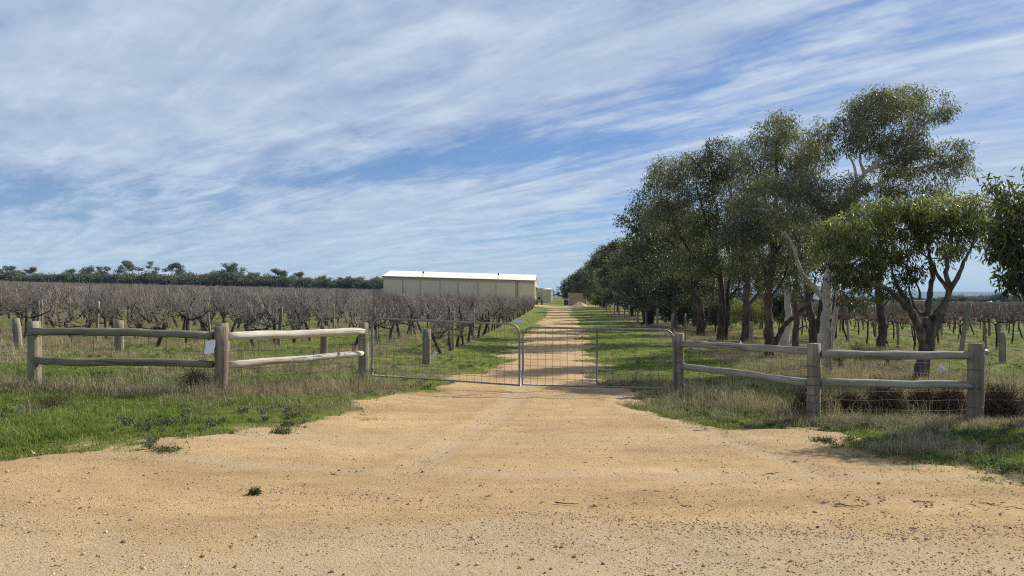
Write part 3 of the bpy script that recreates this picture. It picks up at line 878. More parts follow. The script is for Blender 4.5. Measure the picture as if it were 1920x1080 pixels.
g2, P2, po2 = gate('right steel mesh gate with a centre bar hung on the right log fence', (980.5, 613.5, 721, 13.38), (1263, 619, 729, 13.15), 20, 9, .495, False)
q = P1(1, .70)
ch = MB()
for k in range(7):
    a_ = k / 7 * 2 * PI
    ch.tube([q + Vector((.045 + .045 * math.cos(a_ + e) + .0, -.03 * math.sin(a_ + e), .012 * math.cos(3 * a_ + e))) for e in (-.3, 0, .3, .6)], .006, 5)
ch.build('chain', M_WIRE, g1)
# ------------------------------------------------------------------ paddock posts
def single_post(name, px, pyt, pyb, d, r, mat, label, cat, seed, lean=(0, 0), group=None, z=None):
    x, y = pt(px, d); o = empty(name, (x, y, H(x, y)), label, cat, group) if False else None
    top = zf(pyt, d); L = top - H(x, y) + .2
    o = log(L, r, seed, 10).build(name, mat, None, True, label=label, cat=cat, group=group)
    dv_ = Vector((lean[0], lean[1], L))
    o.rotation_euler = dv_.to_track_quat('Z', 'Y').to_euler(); o.location = (x, y, H(x, y) - .2)
    return o
single_post('fence_post', 1555.5, 615, 702, 16.7, .065, M_POSTG, 'grey square-topped stake in front of the white gum trunk', 'post', 30, group='posts standing under the trees')
single_post('fence_post', 1408, 602, 645, 28.5, .09, M_POSTG, 'grey post between the reddish trunks behind the right fence', 'post', 31, group='posts standing under the trees')
single_post('steel_post', 1284, 588, 640, 26, .026, M_WIREG, 'thin pale steel post just behind the right gate post', 'post', 32)
single_post('leaning_stay_post', 1800, 566, 660, 24.0, .07, M_POST, 'long leaning timber stay at the front of the right vineyard', 'post', 33, lean=(.26, .0))
for i, d in enumerate((34, 39, 44, 49.5, 55, 60, 66, 72, 78, 85, 92, 100)):
    x = 4.95 + .068 * d; h_ = 1.05 + .15 * math.sin(i * 2.1)
    o = log(h_ + .2, .055 + .015 * (i % 3 == 0), 40 + i, 8).build('fence_post', M_POSTG, None, True, cat='post', group='posts along the right side of the track',
        label='weathered grey post under the trees right of the track, %s of the line' % ('first', 'second', 'third', 'fourth', 'fifth', 'sixth', 'seventh', 'eighth', 'ninth', 'tenth', 'eleventh', 'farthest')[i])
    o.location = (x, d, H(x, d) - .2); o.rotation_euler = (rng.normal(0, .04), rng.normal(0, .04), 0)
# small litter
x, y = pix_ground(1845, 664)
t = empty('plastic_canister', (x, 22.5 * 1.0, H(x, 22.5)), 'pale teal canister lying in the grass right of the last fence post', 'canister', rz=.4)
x = (1846 - 960) / F * 22.5; t.location = (x, 22.5, H(x, 22.5) + .10)
MB().tube([(-.13, 0, 0), (-.12, 0, 0), (.10, 0, 0), (.13, 0, 0)], [.05, .08, .08, .055], 14).build('body', M_TEAL, t, True)
MB().tube([(.13, 0, 0), (.17, 0, 0)], .035, 10).build('cap', M_WHITE, t)
MB().tube([(-.2, 0, -.02), (-.13, 0, 0)], [.07, .09], 12).build('base', M_BLACK, t)
x, y = (971.5 - 960) / F * 48, 48.0
o = MB().box((0, 0, .14), (.62, .03, .24)).build('white_board', M_PAPER, None, label='small white board standing in the grass left of the track', cat='board'); o.location = (x, y, H(x, y)); o.rotation_euler = (-.35, 0, .1)
for i, (px, d, s_) in enumerate(((1765, 16.4, .09), (1380, 26.5, .22))):
    x, y = pt(px, d); rs = np.random.default_rng(60 + i)
    n = 14; V = [(s_ * (a / 5 - .5) * 2 + rs.normal(0, .02), s_ * (b / 4 - .5) + rs.normal(0, .02), abs(rs.normal(0, .05)) + (.10 if (a + b) % 3 == 0 else .02)) for b in range(5) for a in range(6)]
    Q = [[b * 6 + a, b * 6 + a + 1, (b + 1) * 6 + a + 1, (b + 1) * 6 + a] for b in range(4) for a in range(5)]
    o = MB().add(V, Q).build('plastic_sheet', M_WHITE, None, label=('crumpled white plastic scrap beside the big forked tree foot', 'flat white plastic scrap on the ground between two reddish trunks')[i], cat='litter', group='white plastic scraps')
    o.location = (x, y, H(x, y) + .03)
# ------------------------------------------------------------------ vines
def rand_curve(p, d, L, n, bend, rs, up=0.0):
    pts = [np.array(p, float)]; d = np.array(d, float); d /= np.linalg.norm(d)
    for _ in range(n - 1):
        d = d + rs.normal(0, bend, 3) + np.array([0, 0, up]); d /= np.linalg.norm(d)
        pts.append(pts[-1] + d * L / (n - 1))
    return np.array(pts)
def vine_bush(seed, ncane=66, seg=5, rc=.0066, sides=3, lod=False):
    rs = np.random.default_rng(seed); wood = []; canes = []
    h = rs.uniform(.74, .92)
    tr = rand_curve((0, 0, -.12), (rs.normal(0, .08), rs.normal(0, .09), 1), h + .12, 6, .13, rs, .1)
    wood.append((tr, np.linspace(.054, .040, 6) * rs.uniform(.8, 1.2) * (1 + rs.normal(0, .1, 6))))
    heads = []
    for s in (-1, 1):
        for k in range(2):
            arm = rand_curve(tr[-1 - k], (rs.normal(0, .30), s * rs.uniform(.7, 1.2), rs.uniform(.0, .28)), rs.uniform(.6, .95), 6, .22, rs, .0)
            wood.append((arm, np.linspace(.035, .018, 6)))
            heads += [arm[i] for i in range(1, 6)]
            for q in range(3 if not lod else 0):
                i = rs.integers(1, 6)
                sp_ = rand_curve(arm[i], (rs.normal(0, .6), rs.normal(0, .4), 1), .16, 6, .25, rs)
                wood.append((sp_, np.linspace(.020, .012, 6))); heads.append(sp_[-1])
    for _ in range(ncane):
        b = heads[rs.integers(len(heads))] + rs.normal(0, .03, 3)
        if rs.random() < .16: d = (rs.normal(0, .9), rs.normal(0, .7), rs.uniform(-.7, .3)); L = rs.uniform(.25, .6); up = .0
        else: d = (rs.normal(0, .36), rs.normal(0, .36), 1); L = rs.uniform(.28, .80) * (1.25 if rs.random() < .08 else 1); up = .05
        c = rand_curve(b, d, L, seg, .17, rs, up)
        canes.append((c, np.linspace(rc * 1.25, rc * .5, seg)))
        if not lod and rs.random() < .5:
            i = rs.integers(1, seg - 1)
            canes.append((rand_curve(c[i], (rs.normal(0, 1), rs.normal(0, 1), .7), rs.uniform(.12, .3), seg, .2, rs), np.linspace(rc * .8, rc * .4, seg)))
    return wood, canes
def vine_cordon(seed, lod=False, rc=.0068):
    rs = np.random.default_rng(seed); wood = []; canes = []
    h = rs.uniform(.78, .88); ln = rs.normal(0, .16)
    tr = rand_curve((0, 0, -.1), (rs.normal(0, .06), ln, 1), h + .1, 6, .10, rs, .1)
    wood.append((tr, np.linspace(.036, .026, 6)))
    heads = []
    for s in (-1, 1):
        e = tr[-1]
        arm = np.array([e, e + (0, s * .12, .09), e + (0, s * .3, .12), e + (rs.normal(0, .02), s * .5, .11), e + (0, s * .72, .12), e + (0, s * .92, .11)])
        wood.append((arm, np.linspace(.024, .014, 6))); heads += [arm[i] + (arm[min(i + 1, 5)] - arm[i]) * rs.random() for i in range(1, 6) for _ in range(2)]
    for _ in range(74 if not lod else 40):
        b = heads[rs.integers(len(heads))]
        up = rs.random() < .72
        d = (rs.normal(0, .5), rs.normal(0, .5), 1 if up else rs.uniform(-.7, .3))
        canes.append((rand_curve(b, d, rs.uniform(.18, .58), 5, .28, rs, .0), np.linspace(rc * 1.2, rc * .6, 5)))
    return wood, canes
def vine_protos(fn, n, mats, name, **kw):
    out = []
    for i in range(n):
        wd, cn = fn(100 + i, **kw)
        Vw, Qw = tube_batch(wd, 6); Vc, Qc = tube_batch(cn, 3)
        out.append((fast_mesh('trunk', Vw, Qw, mats[0], True), fast_mesh('canes', Vc, Qc, mats[1], True)))
    return out
LB = vine_protos(vine_bush, 7, (B_VINE, M_CANE), 'bush')
RB = vine_protos(vine_cordon, 6, (B_VINE, M_CANER), 'cordon')
SL = .064
ORD = lambda n: '%d%s' % (n, 'th' if 10 <= n % 100 <= 20 else {1: 'st', 2: 'nd', 3: 'rd'}.get(n % 10, 'th'))
def inview(x, y, m=60): return -m < 960 + x / y * F < 1920 + m
left, right = [], []
for k in range(0, 118):
    off = -3.35 - 2.65 * k
    y = 21.3 + .35 * math.sin(k * 1.7); j = 0
    yend = 93 if off + SL * 105 > -25.5 else 330
    while y < yend:
        x = off + SL * y; j += 1
        if inview(x, y, 60 if y < 45 else 500) or (x < 0 and x / y > -1.25): left.append((y if inview(x, y, 60) else y + 1000, x, y, k + 1, j))
        y += 1.55 if y < 120 else 1.75
for k in range(0, 75):
    off = 11.65 + 2.8 * k
    y = 23.5 + (1.2 if k else 1.0); j = 0
    while y < 320:
        x = off + SL * y; j += 1
        if inview(x, y, 40) or (x > 0 and x / y < 1.2): right.append((y if inview(x, y, 40) else y + 1000, x, y, k + 1, j))
        y += 1.9
left.sort(); right.sort()
NL, NR = 196, 100
mass = {'L': left[NL:], 'R': right[NR:]}
def place(lst, protos, side):
    for (_, x, y, k, j) in lst:
        tm, cm = protos[(k * 7 + j * 3) % len(protos)]
        if side == 'L': lab = 'bare bushy grapevine, %s plant from the front in the %s row left of the track' % (ORD(j), ORD(k))
        else: lab = 'bare trained grapevine, %s plant from the front in the %s row of the right vineyard' % (ORD(j), ORD(k))
        o = link('grape_vine', None, None, (x, y, H(x, y)), (0, 0, -math.atan(SL) + (PI if (k + j) % 2 else 0) + rng.normal(0, .12)), lab, 'vine', 'bare bushy vines left of the track' if side == 'L' else 'bare trained vines of the right vineyard')
        s = rng.uniform(.92, 1.10); o.scale = (s, s, s * rng.uniform(.88, 1.08)); o.empty_display_size = .2
        link('trunk', tm, o)
        c = link('canes', cm, o); c['kind'] = 'stuff'
place(left[:NL], LB, 'L'); place(right[:NR], RB, 'R')
# instanced mass
def scatter(name, pts, rots, scl, idx, protos, label, kind='stuff'):
    """protos: list of meshes; one object that carries all of it"""
    me = bpy.data.meshes.new(name + '_points')
    n = len(pts); me.vertices.add(n); me.vertices.foreach_set('co', np.asarray(pts, dtype=np.float32).ravel())
    a = me.attributes.new('rot', 'FLOAT_VECTOR', 'POINT'); a.data.foreach_set('vector', np.asarray(rots, dtype=np.float32).ravel())
    a = me.attributes.new('scl', 'FLOAT_VECTOR', 'POINT'); a.data.foreach_set('vector', np.asarray(scl, dtype=np.float32).ravel())
    a = me.attributes.new('pick', 'INT', 'POINT'); a.data.foreach_set('value', np.asarray(idx, dtype=np.int32))
    o = link(name, me, kind=kind, label=label)
    ng = bpy.data.node_groups.new(name + '_nodes', 'GeometryNodeTree')
    ng.interface.new_socket('Geometry', in_out='INPUT', socket_type='NodeSocketGeometry')
    ng.interface.new_socket('Geometry', in_out='OUTPUT', socket_type='NodeSocketGeometry')
    gi = ng.nodes.new('NodeGroupInput'); go = ng.nodes.new('NodeGroupOutput')
    iop = ng.nodes.new('GeometryNodeInstanceOnPoints')
    jn = ng.nodes.new('GeometryNodeJoinGeometry')
    for i, pm in enumerate(protos):
        po_ = bpy.data.objects.new(name + '_source', pm)
        oi = ng.nodes.new('GeometryNodeObjectInfo'); oi.inputs['Object'].default_value = po_; oi.inputs['As Instance'].default_value = True
        ng.links.new(oi.outputs['Geometry'], jn.inputs[0])
    def at(nm, ty):
        nd = ng.nodes.new('GeometryNodeInputNamedAttribute'); nd.data_type = ty; nd.inputs['Name'].default_value = nm; return nd.outputs['Attribute']
    ng.links.new(gi.outputs[0], iop.inputs['Points']); ng.links.new(jn.outputs[0], iop.inputs['Instance'])
    iop.inputs['Pick Instance'].default_value = True
    ng.links.new(at('pick', 'INT'), iop.inputs['Instance Index'])
    ng.links.new(at('rot', 'FLOAT_VECTOR'), iop.inputs['Rotation']); ng.links.new(at('scl', 'FLOAT_VECTOR'), iop.inputs['Scale'])
    ng.links.new(iop.outputs[0], go.inputs[0])
    md = o.modifiers.new('scatter', 'NODES'); md.node_group = ng
    return o
def joined(fn, seed, mats, **kw):
    wd, cn = fn(seed, **kw)
    Vw, Qw = tube_batch(wd, 4); Vc, Qc = tube_batch(cn, 3)
    me = fast_mesh('vine_lod', np.vstack([Vw, Vc]), np.vstack([Qw, Qc + len(Vw)]), mats[0], True)
    me.materials.append(mats[1])
    mi = np.zeros(len(Qw) + len(Qc), dtype=np.int32); mi[len(Qw):] = 1
    me.polygons.foreach_set('material_index', mi)
    return me
for sd, lst, fn, mats, rc in (('L', mass['L'], vine_bush, (B_VINE, M_CANE), .0085), ('R', mass['R'], vine_cordon, (B_VINE, M_CANER), .0075)):
    kw = dict(lod=True, rc=rc)
    if sd == 'L': kw.update(ncane=44, seg=4)
    protos = [joined(fn, 300 + i, mats, **kw) for i in range(5)]
    if sd == 'L': kw['rc'] = .013; kw['ncane'] = 34
    else: kw['rc'] = .012
    protos += [joined(fn, 340 + i, mats, **kw) for i in range(4)]
    n = len(lst); A = np.array([(x, y) for (_, x, y, _, _) in lst])
    z = height(A[:, 0], A[:, 1])
    farq = A[:, 1] > 75
    idx = np.where(farq, rng.integers(5, 9, n), rng.integers(0, 5, n))
    rz_ = -math.atan(SL) + rng.integers(0, 2, n) * PI + rng.normal(0, .15, n)
    s = rng.uniform(.9, 1.12, n)
    scatter('distant_vines', np.stack([A[:, 0], A[:, 1], z], -1), np.stack([np.zeros(n), np.zeros(n), rz_], -1), np.stack([s, s, s * rng.uniform(.86, 1.12, n)], -1), idx, protos,
            'mass of bare brown vines filling the far part of the %s vineyard' % ('left' if sd == 'L' else 'right'))
    print('vines', sd, n)
# ------------------------------------------------------------------ trellis rows
def trellis(side, k, off, y0, y1, step, ph, whs, hpost, strainer=None):
    x0 = off + SL * y0; po = (x0, y0, H(x0, y0))
    if side == 'L': lab = 'trellis posts and wires of the %s vine row left of the track' % ORD(k)
    else: lab = 'trellis posts and wires of the %s vine row in the right vineyard' % ORD(k)
    t = empty('row_trellis', po, lab, 'trellis', 'trellis rows of the %s vineyard' % ('left' if side == 'L' else 'right'))
    if strainer:
        sx_, sy_, ztop, r_, lean_, mt = strainer
        up_post('end_post', sx_, sy_, ztop, r_, mt, t, po, k + 70, lean_)
        ys0 = sy_
    else: ys0 = y0
    y = y0 + ph; i = 0
    while y < y1:
        x = off + SL * y
        if inview(x, y, 30):
            r_ = .045 + .012 * ((i + k) % 3 == 0)
            o = log(hpost + .25 + rng.normal(0, .04), r_, k * 31 + i, 7).build('post', M_POSTG if (i + k) % 3 else M_POST, t, True)
            o.location = (x - po[0], y - po[1], H(x, y) - .25 - po[2]); o.rotation_euler = (rng.normal(0, .03), rng.normal(0, .03), 0)
        y += step; i += 1
    for wh in whs:
        pts = []
        if strainer: pts.append((strainer[0] + lean_[0] * .5, ys0, min(H(strainer[0], ys0) + wh * .85, strainer[2] - .08)))
        for yy in np.arange(y0, y1 + .1, 3.0): pts.append((off + SL * yy, yy, H(off + SL * yy, yy) + wh))
        MB().tube(np.array(pts) - np.array(po), .0034 if side == 'L' else .0042, 3, False).build('wire', M_WIRE, t)
LS = {1: (800, 671, 617, 15.5, 0), 2: (607, 665, 611, 15, 0), 3: (417, 660, 606, 24, 0), 4: (224, 657, 601, 16, .0), 5: (36, 650, 597, 14, -.10)}
for k in range(1, 13):
    off = -3.35 - 2.65 * (k - 1); st = None
    if k in LS:
        px, pb, ptp, wd, ln = LS[k]; d = 19.6
        x = off + SL * 19.6; d = x / ((px - 960) / F); d = min(max(d, 17.5), 20.6); x = (px - 960) / F * d
        st = (x, d, zf(ptp, d), wd / F * d / 2, (ln, 0), (M_POST, M_POSTR, M_POSTG, M_POST, M_RAILG)[k - 1])
    trellis('L', k, off, 21, 60 if k > 3 else 92, 5.6, 1.0 + (k * 1.3) % 3, (.45, .78, 1.12), 1.22, st)
    if k == 1:
        tgo = MB().add([(-.05, 0, 0), (.05, 0, 0), (0, 0, .09)], None, [[0, 1, 2]]).add([(-.04, -.004, -.05), (.04, -.004, -.05), (.04, -.004, -.015), (-.04, -.004, -.015)], [[0, 1, 2, 3]])
        tr_ = [o for o in COL.objects if o.name.startswith('row_trellis')][-1]
        og = tgo.build('marker_tag', M_GREENTAG, tr_); og.location = Vector((st[0] - .01, st[1] - st[3] - .012, zf(628, d))) - tr_.location
x = (809 - 960) / F * 19.3
o = MB().box((0, 0, .10), (.05, .03, .16)).box((.03, .01, .2), (.07, .04, .09)).box((-.03, .0, .03), (.06, .05, .05)).build('plastic_wrap', M_WHITE, None, label='white and black plastic scrap at the foot of the tagged row end post', cat='litter')
o.location = (x, 19.3, H(x, 19.3)); o.rotation_euler = (0, .3, 0)
for k in range(1, 17):
    off = 11.65 + 2.8 * (k - 1); st = None
    if k == 1: st = ((1880 - 960) / F * 19.8, 19.8, zf(623, 19.8), .085, (0, 0), M_POST)
    trellis('R', k, off, 24.0, 90 if k < 12 else 110, 4.4, .6 + (k * 1.1) % 1.5, (.18, .95, 1.3), 1.45, st)
# far posts as one object
pp = []
for k in range(1, 70):
    off = 11.65 + 2.8 * (k - 1)
    for y in np.arange(92 if k < 12 else (112 if k < 17 else 27), 260, 4.4):
        x = off + SL * y
        if inview(x, y, 20): pp.append((x, y, H(x, y)))
for k in range(1, 60):
    off = -3.35 - 2.65 * (k - 1)
    for y in np.arange(62 if k < 13 else 24, 140, 5.6):
        x = off + SL * y
        if inview(x, y, 20) and not (off + SL * 105 > -25.5 and y > 92): pp.append((x, y, H(x, y)))
n = len(pp)
pm = [log(1.4, .05, 500 + i, 6).mesh('post_lod', M_POSTG, True) for i in range(3)]
scatter('distant_trellis_posts', pp, rng.normal(0, .03, (n, 3)), np.ones((n, 3)) * rng.uniform(.92, 1.05, (n, 1)), rng.integers(0, 3, n), pm, 'grey trellis posts scattered through the far vine rows')
# ------------------------------------------------------------------ trees
def smooth_poly(P, n_per=5):
    P = np.array(P, float)
    if len(P) < 3: 
        t = np.linspace(0, 1, n_per * 2)[:, None]; return P[0] * (1 - t) + P[-1] * t
    Q = np.vstack([2 * P[0] - P[1], P, 2 * P[-1] - P[-2]]); out = []
    for i in range(1, len(Q) - 2):
        p0, p1, p2, p3 = Q[i - 1:i + 3]
        for t in np.linspace(0, 1, n_per, endpoint=False):
            out.append(.5 * ((2 * p1) + (-p0 + p2) * t + (2 * p0 - 5 * p1 + 4 * p2 - p3) * t * t + (-p0 + 3 * p1 - 3 * p2 + p3) * t ** 3))
    out.append(P[-1]); return np.array(out)
def leaf_arrays(C, rs, n, cr, ll, lw, tint, droop=.9, outc=None):
    """C (K,3) cluster centres -> leaf quads"""
    K = len(C); N = K * n
    off = np.clip(rs.normal(0, 1, (N, 3)), -1.5, 1.5) * np.array([cr, cr, cr * .72])
    P = np.repeat(C, n, 0) + off
    D = rs.normal(0, .62, (N, 3)); D[:, 2] -= droop
    D += off / (cr + 1e-6) * .25
    D /= np.linalg.norm(D, axis=1, keepdims=True)
    S = np.cross(D, rs.normal(0, 1, (N, 3))); S /= np.linalg.norm(S, axis=1, keepdims=True) + 1e-9
    Nn = np.cross(D, S)
    L = (ll * rs.uniform(.65, 1.3, (N, 1))); Wd = lw * rs.uniform(.7, 1.3, (N, 1))
    v0 = P; v2 = P + D * L; mid = P + D * L * .42 + Nn * L * .06
    V = np.stack([v0, mid + S * Wd * .5, v2 + Nn * L * .0, mid - S * Wd * .5], 1).reshape(-1, 3)
    b = np.arange(N)[:, None] * 4
    T = np.concatenate([b + [[0, 1, 2]], b + [[0, 2, 3]]], 0)
    tn = np.clip(np.repeat(tint, n) + rs.normal(0, .16, N), 0, 1)
    return V, T, np.repeat(tn, 4)
def grow(name, label, cat, base, limbs, blobs, leaf, lmat, bmat, seed, group=None, twig=.010, kd=1.0):
    """limbs: [(world pts, r0, r1)]; blobs: [(centre, (rx,ry,rz), clusters, tint)]"""
    rs = np.random.default_rng(seed); base = np.array(base, float)
    trunkp, nodes, nrad = [], [], []
    for pts, r0, r1 in limbs:
        P = smooth_poly(pts); m = len(P)
        P = P + np.vstack([[0, 0, 0], rs.normal(0, r0 * .10, (m - 1, 3))])
        r = np.linspace(r0, r1, m) * (1 + rs.normal(0, .06, m))
        trunkp.append((P, r))
        nodes += list(P[max(2, m // 4):]); nrad += list(r[max(2, m // 4):])
    nodes = list(nodes)
    C, tints = [], []
    for c, (rx, ry, rz), k, tn in blobs:
        k = max(2, int(k * kd * 1.6)); tn = tn + rs.normal(0, .10)
        u = rs.normal(0, 1, (k, 3)); u /= np.linalg.norm(u, axis=1, keepdims=True)
        u[:, 2] = np.where(u[:, 2] < -.2, u[:, 2] * .6, u[:, 2])
        rr = .50 + .50 * np.sqrt(rs.random((k, 1)))
        q = np.array(c) + u * rr * np.array([rx, ry, rz])
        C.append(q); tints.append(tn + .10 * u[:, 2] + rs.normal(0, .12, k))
    C = np.vstack(C); tints = np.concatenate(tints)
    NP = np.array(nodes); NR_ = np.array(nrad)
    d0 = np.min(np.linalg.norm(C[:, None] - NP[None], axis=2), 1)
    twigs = []
    for i in np.argsort(d0):
        t = C[i]; v = NP - t
        dist = np.linalg.norm(v, axis=1) + np.maximum(0, v[:, 2]) * .9
        j = int(np.argmin(dist)); a = NP[j]; L = np.linalg.norm(t - a)
        if L < .05: continue
        m = 5
        s = np.linspace(0, 1, m)[:, None]
        pth = a * (1 - s) + t * s
        pth[1:-1] += rs.normal(0, .055 * L, (m - 2, 3)); pth[1:-1, 2] += .10 * L * np.sin(s[1:-1, 0] * PI)
        ra = min(NR_[j] * .72, twig * (.55 + 1.3 * L)); re = max(twig * .30, ra * .40)
        r = np.linspace(ra, re, m)
        twigs.append((pth, r)); NP = np.vstack([NP, pth[1:]]); NR_ = np.concatenate([NR_, r[1:]])
    root = empty(name, tuple(base), label, cat, group)
    Vt, Qt = tube_batch(trunkp, 10)
    link('trunk', fast_mesh('trunk', Vt - base, Qt, bmat, True), root)
    if twigs:
        Vb, Qb = tube_batch(twigs, 4)
        o = link('branches', fast_mesh('branches', Vb - base, Qb, bmat, True), root); o['kind'] = 'stuff'
    n, cr, ll, lw, droop = leaf
    V, T, tn = leaf_arrays(C, rs, int(n * .66), cr * .70, ll, lw, tints, droop)
    o = link('crown', fast_mesh('crown', V - base, T, lmat, False, {'tint': tn}), root); o['kind'] = 'stuff'
    return root
def limb(d, pts, r0, r1, z=0.0):
    """pts: (px, py[, depth offset]) traced at depth d"""
    return ([np.array(W(p[0], p[1], d + (p[2] if len(p) > 2 else 0))) for p in pts], r0, r1)
def blob(d, px, py, rx, ry, k, tn, dd=0.0):
    if py > 430 and 20 < d < 40: k = k * .82
    s = (d + dd) / F
    return (np.array(W(px, py, d + dd)), (rx * s, (rx + ry) * .5 * s * 1.1, ry * s), k, tn)
def trace(name, label, px, py, d, limbs, blobs, leaf, lm, bm, seed, group=None, twig=.010, kd=1.0, cat='tree'):
    x, y = pt(px, d); b = (x, y, H(x, y) - .05)
    lim = []
    for i, (P, r0, r1) in enumerate(limbs):
        if i == 0: P[0] = np.array([x, y, H(x, y) - .25])
        lim.append((P, r0, r1))
    # root flare
    lim[0] = (lim[0][0], lim[0][1], lim[0][2])
    return grow(name, label, cat, b, lim, blobs, leaf, lm, bm, seed, group, twig, kd)
GT = 'gum trees along the right of the track'
# big white-trunked gum
D = 18.5
bl = [blob(D, *a) for a in [
    (1655, 200, 50, 34, 34, .52), (1690, 190, 45, 26, 26, .55, .8), (1625, 215, 45, 36, 34, .55), (1738, 208, 46, 38, 36, .45, 1.0), (1590, 245, 30, 28, 18, .5, -.5), (1660, 255, 70, 34, 48, .5, .5), (1700, 280, 44, 30, 28, .45),
    (1620, 275, 40, 22, 18, .5), (1665, 312, 40, 24, 20, .5, .6), (1720, 312, 48, 34, 30, .4, .9), (1785, 290, 32, 24, 16, .35, .4), (1800, 318, 20, 24, 12, .35), (1755, 355, 34, 28, 18, .4, .6), (1690, 350, 45, 30, 30, .45, .8), (1540, 248, 24, 24, 12, .5), (1530, 290, 40, 30, 24, .45, .6),
    (1640, 165 + 14, 14, 16, 7, .5), (1500, 352, 40, 32, 22, .5, -1), (1560, 372, 50, 30, 30, .62, -1.0), (1440, 350, 30, 20, 12, .5, -1.2), (1395, 388, 26, 18, 10, .5, -1.4), (1475, 400, 40, 26, 18, .5, -1.2), (1570, 420, 50, 30, 30, .62, -.8), (1600, 350, 30, 20, 16, .55, -.6)]]
trace('gum_tree', 'tallest gum tree, smooth white trunk and high open grey green crown', 1548, 690, D, [
    limb(D, [(1547, 690), (1545, 640), (1549, 590), (1550, 545), (1558, 490), (1572, 440), (1588, 385), (1607, 342), (1632, 315), (1660, 285), (1675, 240)], .128, .028),
    limb(D, [(1550, 690, .1), (1558, 640, .15), (1566, 590, .1), (1570, 545, .2), (1566, 500, .3), (1578, 450, .5)], .075, .035),
    limb(D, [(1544, 560), (1520, 532, -.2), (1500, 506, -.5), (1489, 465, -.7), (1470, 435, -.8)], .075, .02),
    limb(D, [(1573, 470, -.2), (1541, 449, -.6), (1512, 426, -.9), (1500, 400, -1.0), (1472, 381, -1.1), (1440, 350, -1.2)], .065, .018),
    limb(D, [(1500, 402, -1.0), (1468, 398, -1.2), (1430, 392, -1.4), (1394, 392, -1.5)], .028, .008),
    limb(D, [(1607, 342), (1601, 310, .1), (1590, 290, .2)], .04, .016), limb(D, [(1620, 325), (1612, 295), (1625, 270)], .04, .012),
    limb(D, [(1600, 372, 0), (1640, 350, .4), (1690, 320, .8), (1740, 312, .9), (1790, 300, .6)], .05, .01), limb(D, [(1632, 315), (1680, 300, .5), (1720, 260, .9), (1745, 215, 1)], .05, .012),
    limb(D, [(1560, 485, -.1), (1545, 400, .4), (1530, 340, .6), (1535, 280, .5)], .045, .012)],
    bl, (58, .165, .115, .022, .75), L_GREY, B_WHITE, 1, GT, .012)
# forked front tree
D = 15.5
bl = [blob(D, *a) for a in [
    (1590, 440, 44, 36, 30, .62, -.4), (1640, 405, 50, 30, 30, .66), (1630, 450, 50, 34, 34, .55, .4), (1690, 392, 50, 26, 28, .72), (1745, 388, 50, 24, 28, .75, -.4), (1700, 430, 60, 34, 42, .45, .3), (1765, 425, 52, 32, 34, .45), (1810, 400, 40, 28, 24, .6, -.3), (1828, 385, 22, 20, 8, .6, -.5),
    (1835, 425, 28, 24, 12, .5), (1560, 470, 36, 30, 22, .55, -.3), (1600, 490, 44, 26, 20, .40, .2), (1655, 485, 40, 22, 16, .38, .6), (1620, 515, 34, 22, 12, .35), (1692, 475, 30, 24, 12, .4), (1702, 518, 18, 22, 6, .35), (1685, 545, 14, 16, 4, .35), (1785, 472, 22, 16, 8, .65, -.3),
    (1740, 460, 34, 18, 12, .4, .4), (1650, 545, 30, 14, 5, .4), (1580, 520, 24, 22, 9, .4), (1845, 450, 22, 18, 6, .5), (1560, 430, 30, 24, 14, .6, .4), (1605, 530, 26, 20, 7, .4), (1640, 505, 26, 26, 8, .4), (1672, 525, 16, 22, 5, .38, .3), (1720, 500, 20, 20, 5, .4, .3), (1800, 455, 24, 20, 8, .5), (1770, 490, 16, 16, 4, .6), (1580, 555, 18, 18, 4, .4), (1850, 420, 22, 20, 6, .55), (1815, 375, 20, 16, 5, .65)]]
trace('gum_tree', 'forked gum with thick grey trunk and bright green spreading crown behind the right fence', 1726, 712, D, [
    limb(D, [(1727, 712), (1731, 680), (1739, 650), (1742, 618), (1744, 600)], .155, .12),
    limb(D, [(1738, 660), (1722, 612, -.1), (1704, 580, -.2), (1682, 557, -.3), (1657, 538, -.4), (1632, 532, -.4), (1610, 505, -.3)], .10, .018),
    limb(D, [(1716, 596, -.1), (1700, 560), (1692, 555), (1676, 520, .1), (1670, 490, .2)], .06, .02),
    limb(D, [(1744, 610), (1741, 580, .2), (1744, 545, .3), (1748, 505, .3), (1741, 470, .4), (1745, 430, .3)], .085, .02),
    limb(D, [(1741, 640, -.05), (1757, 606, -.1), (1768, 577, -.2), (1779, 545, -.2), (1774, 500, -.2), (1785, 450, -.1), (1783, 410, 0)], .10, .018),
    limb(D, [(1779, 548, -.2), (1795, 520, -.3), (1808, 490, -.3), (1822, 462, -.3), (1832, 430, -.3)], .055, .012), limb(D, [(1822, 464, -.3), (1840, 462, -.4), (1856, 460, -.5)], .016, .006),
    limb(D, [(1779, 545, -.2), (1758, 515, 0), (1745, 490, .2), (1722, 470, .3)], .045, .012), limb(D, [(1742, 590, .1), (1722, 585, .3), (1705, 545, .4), (1708, 510, .4)], .045, .014), limb(D, [(1725, 560, .3), (1722, 540, .4), (1700, 500, .5)], .03, .01),
    limb(D, [(1746, 600), (1765, 572, .1), (1775, 560, .1)], .05, .03)],
    bl, (44, .135, .125, .030, 1.1), L_GREEN, B_GREY, 2, GT, .010, .74)
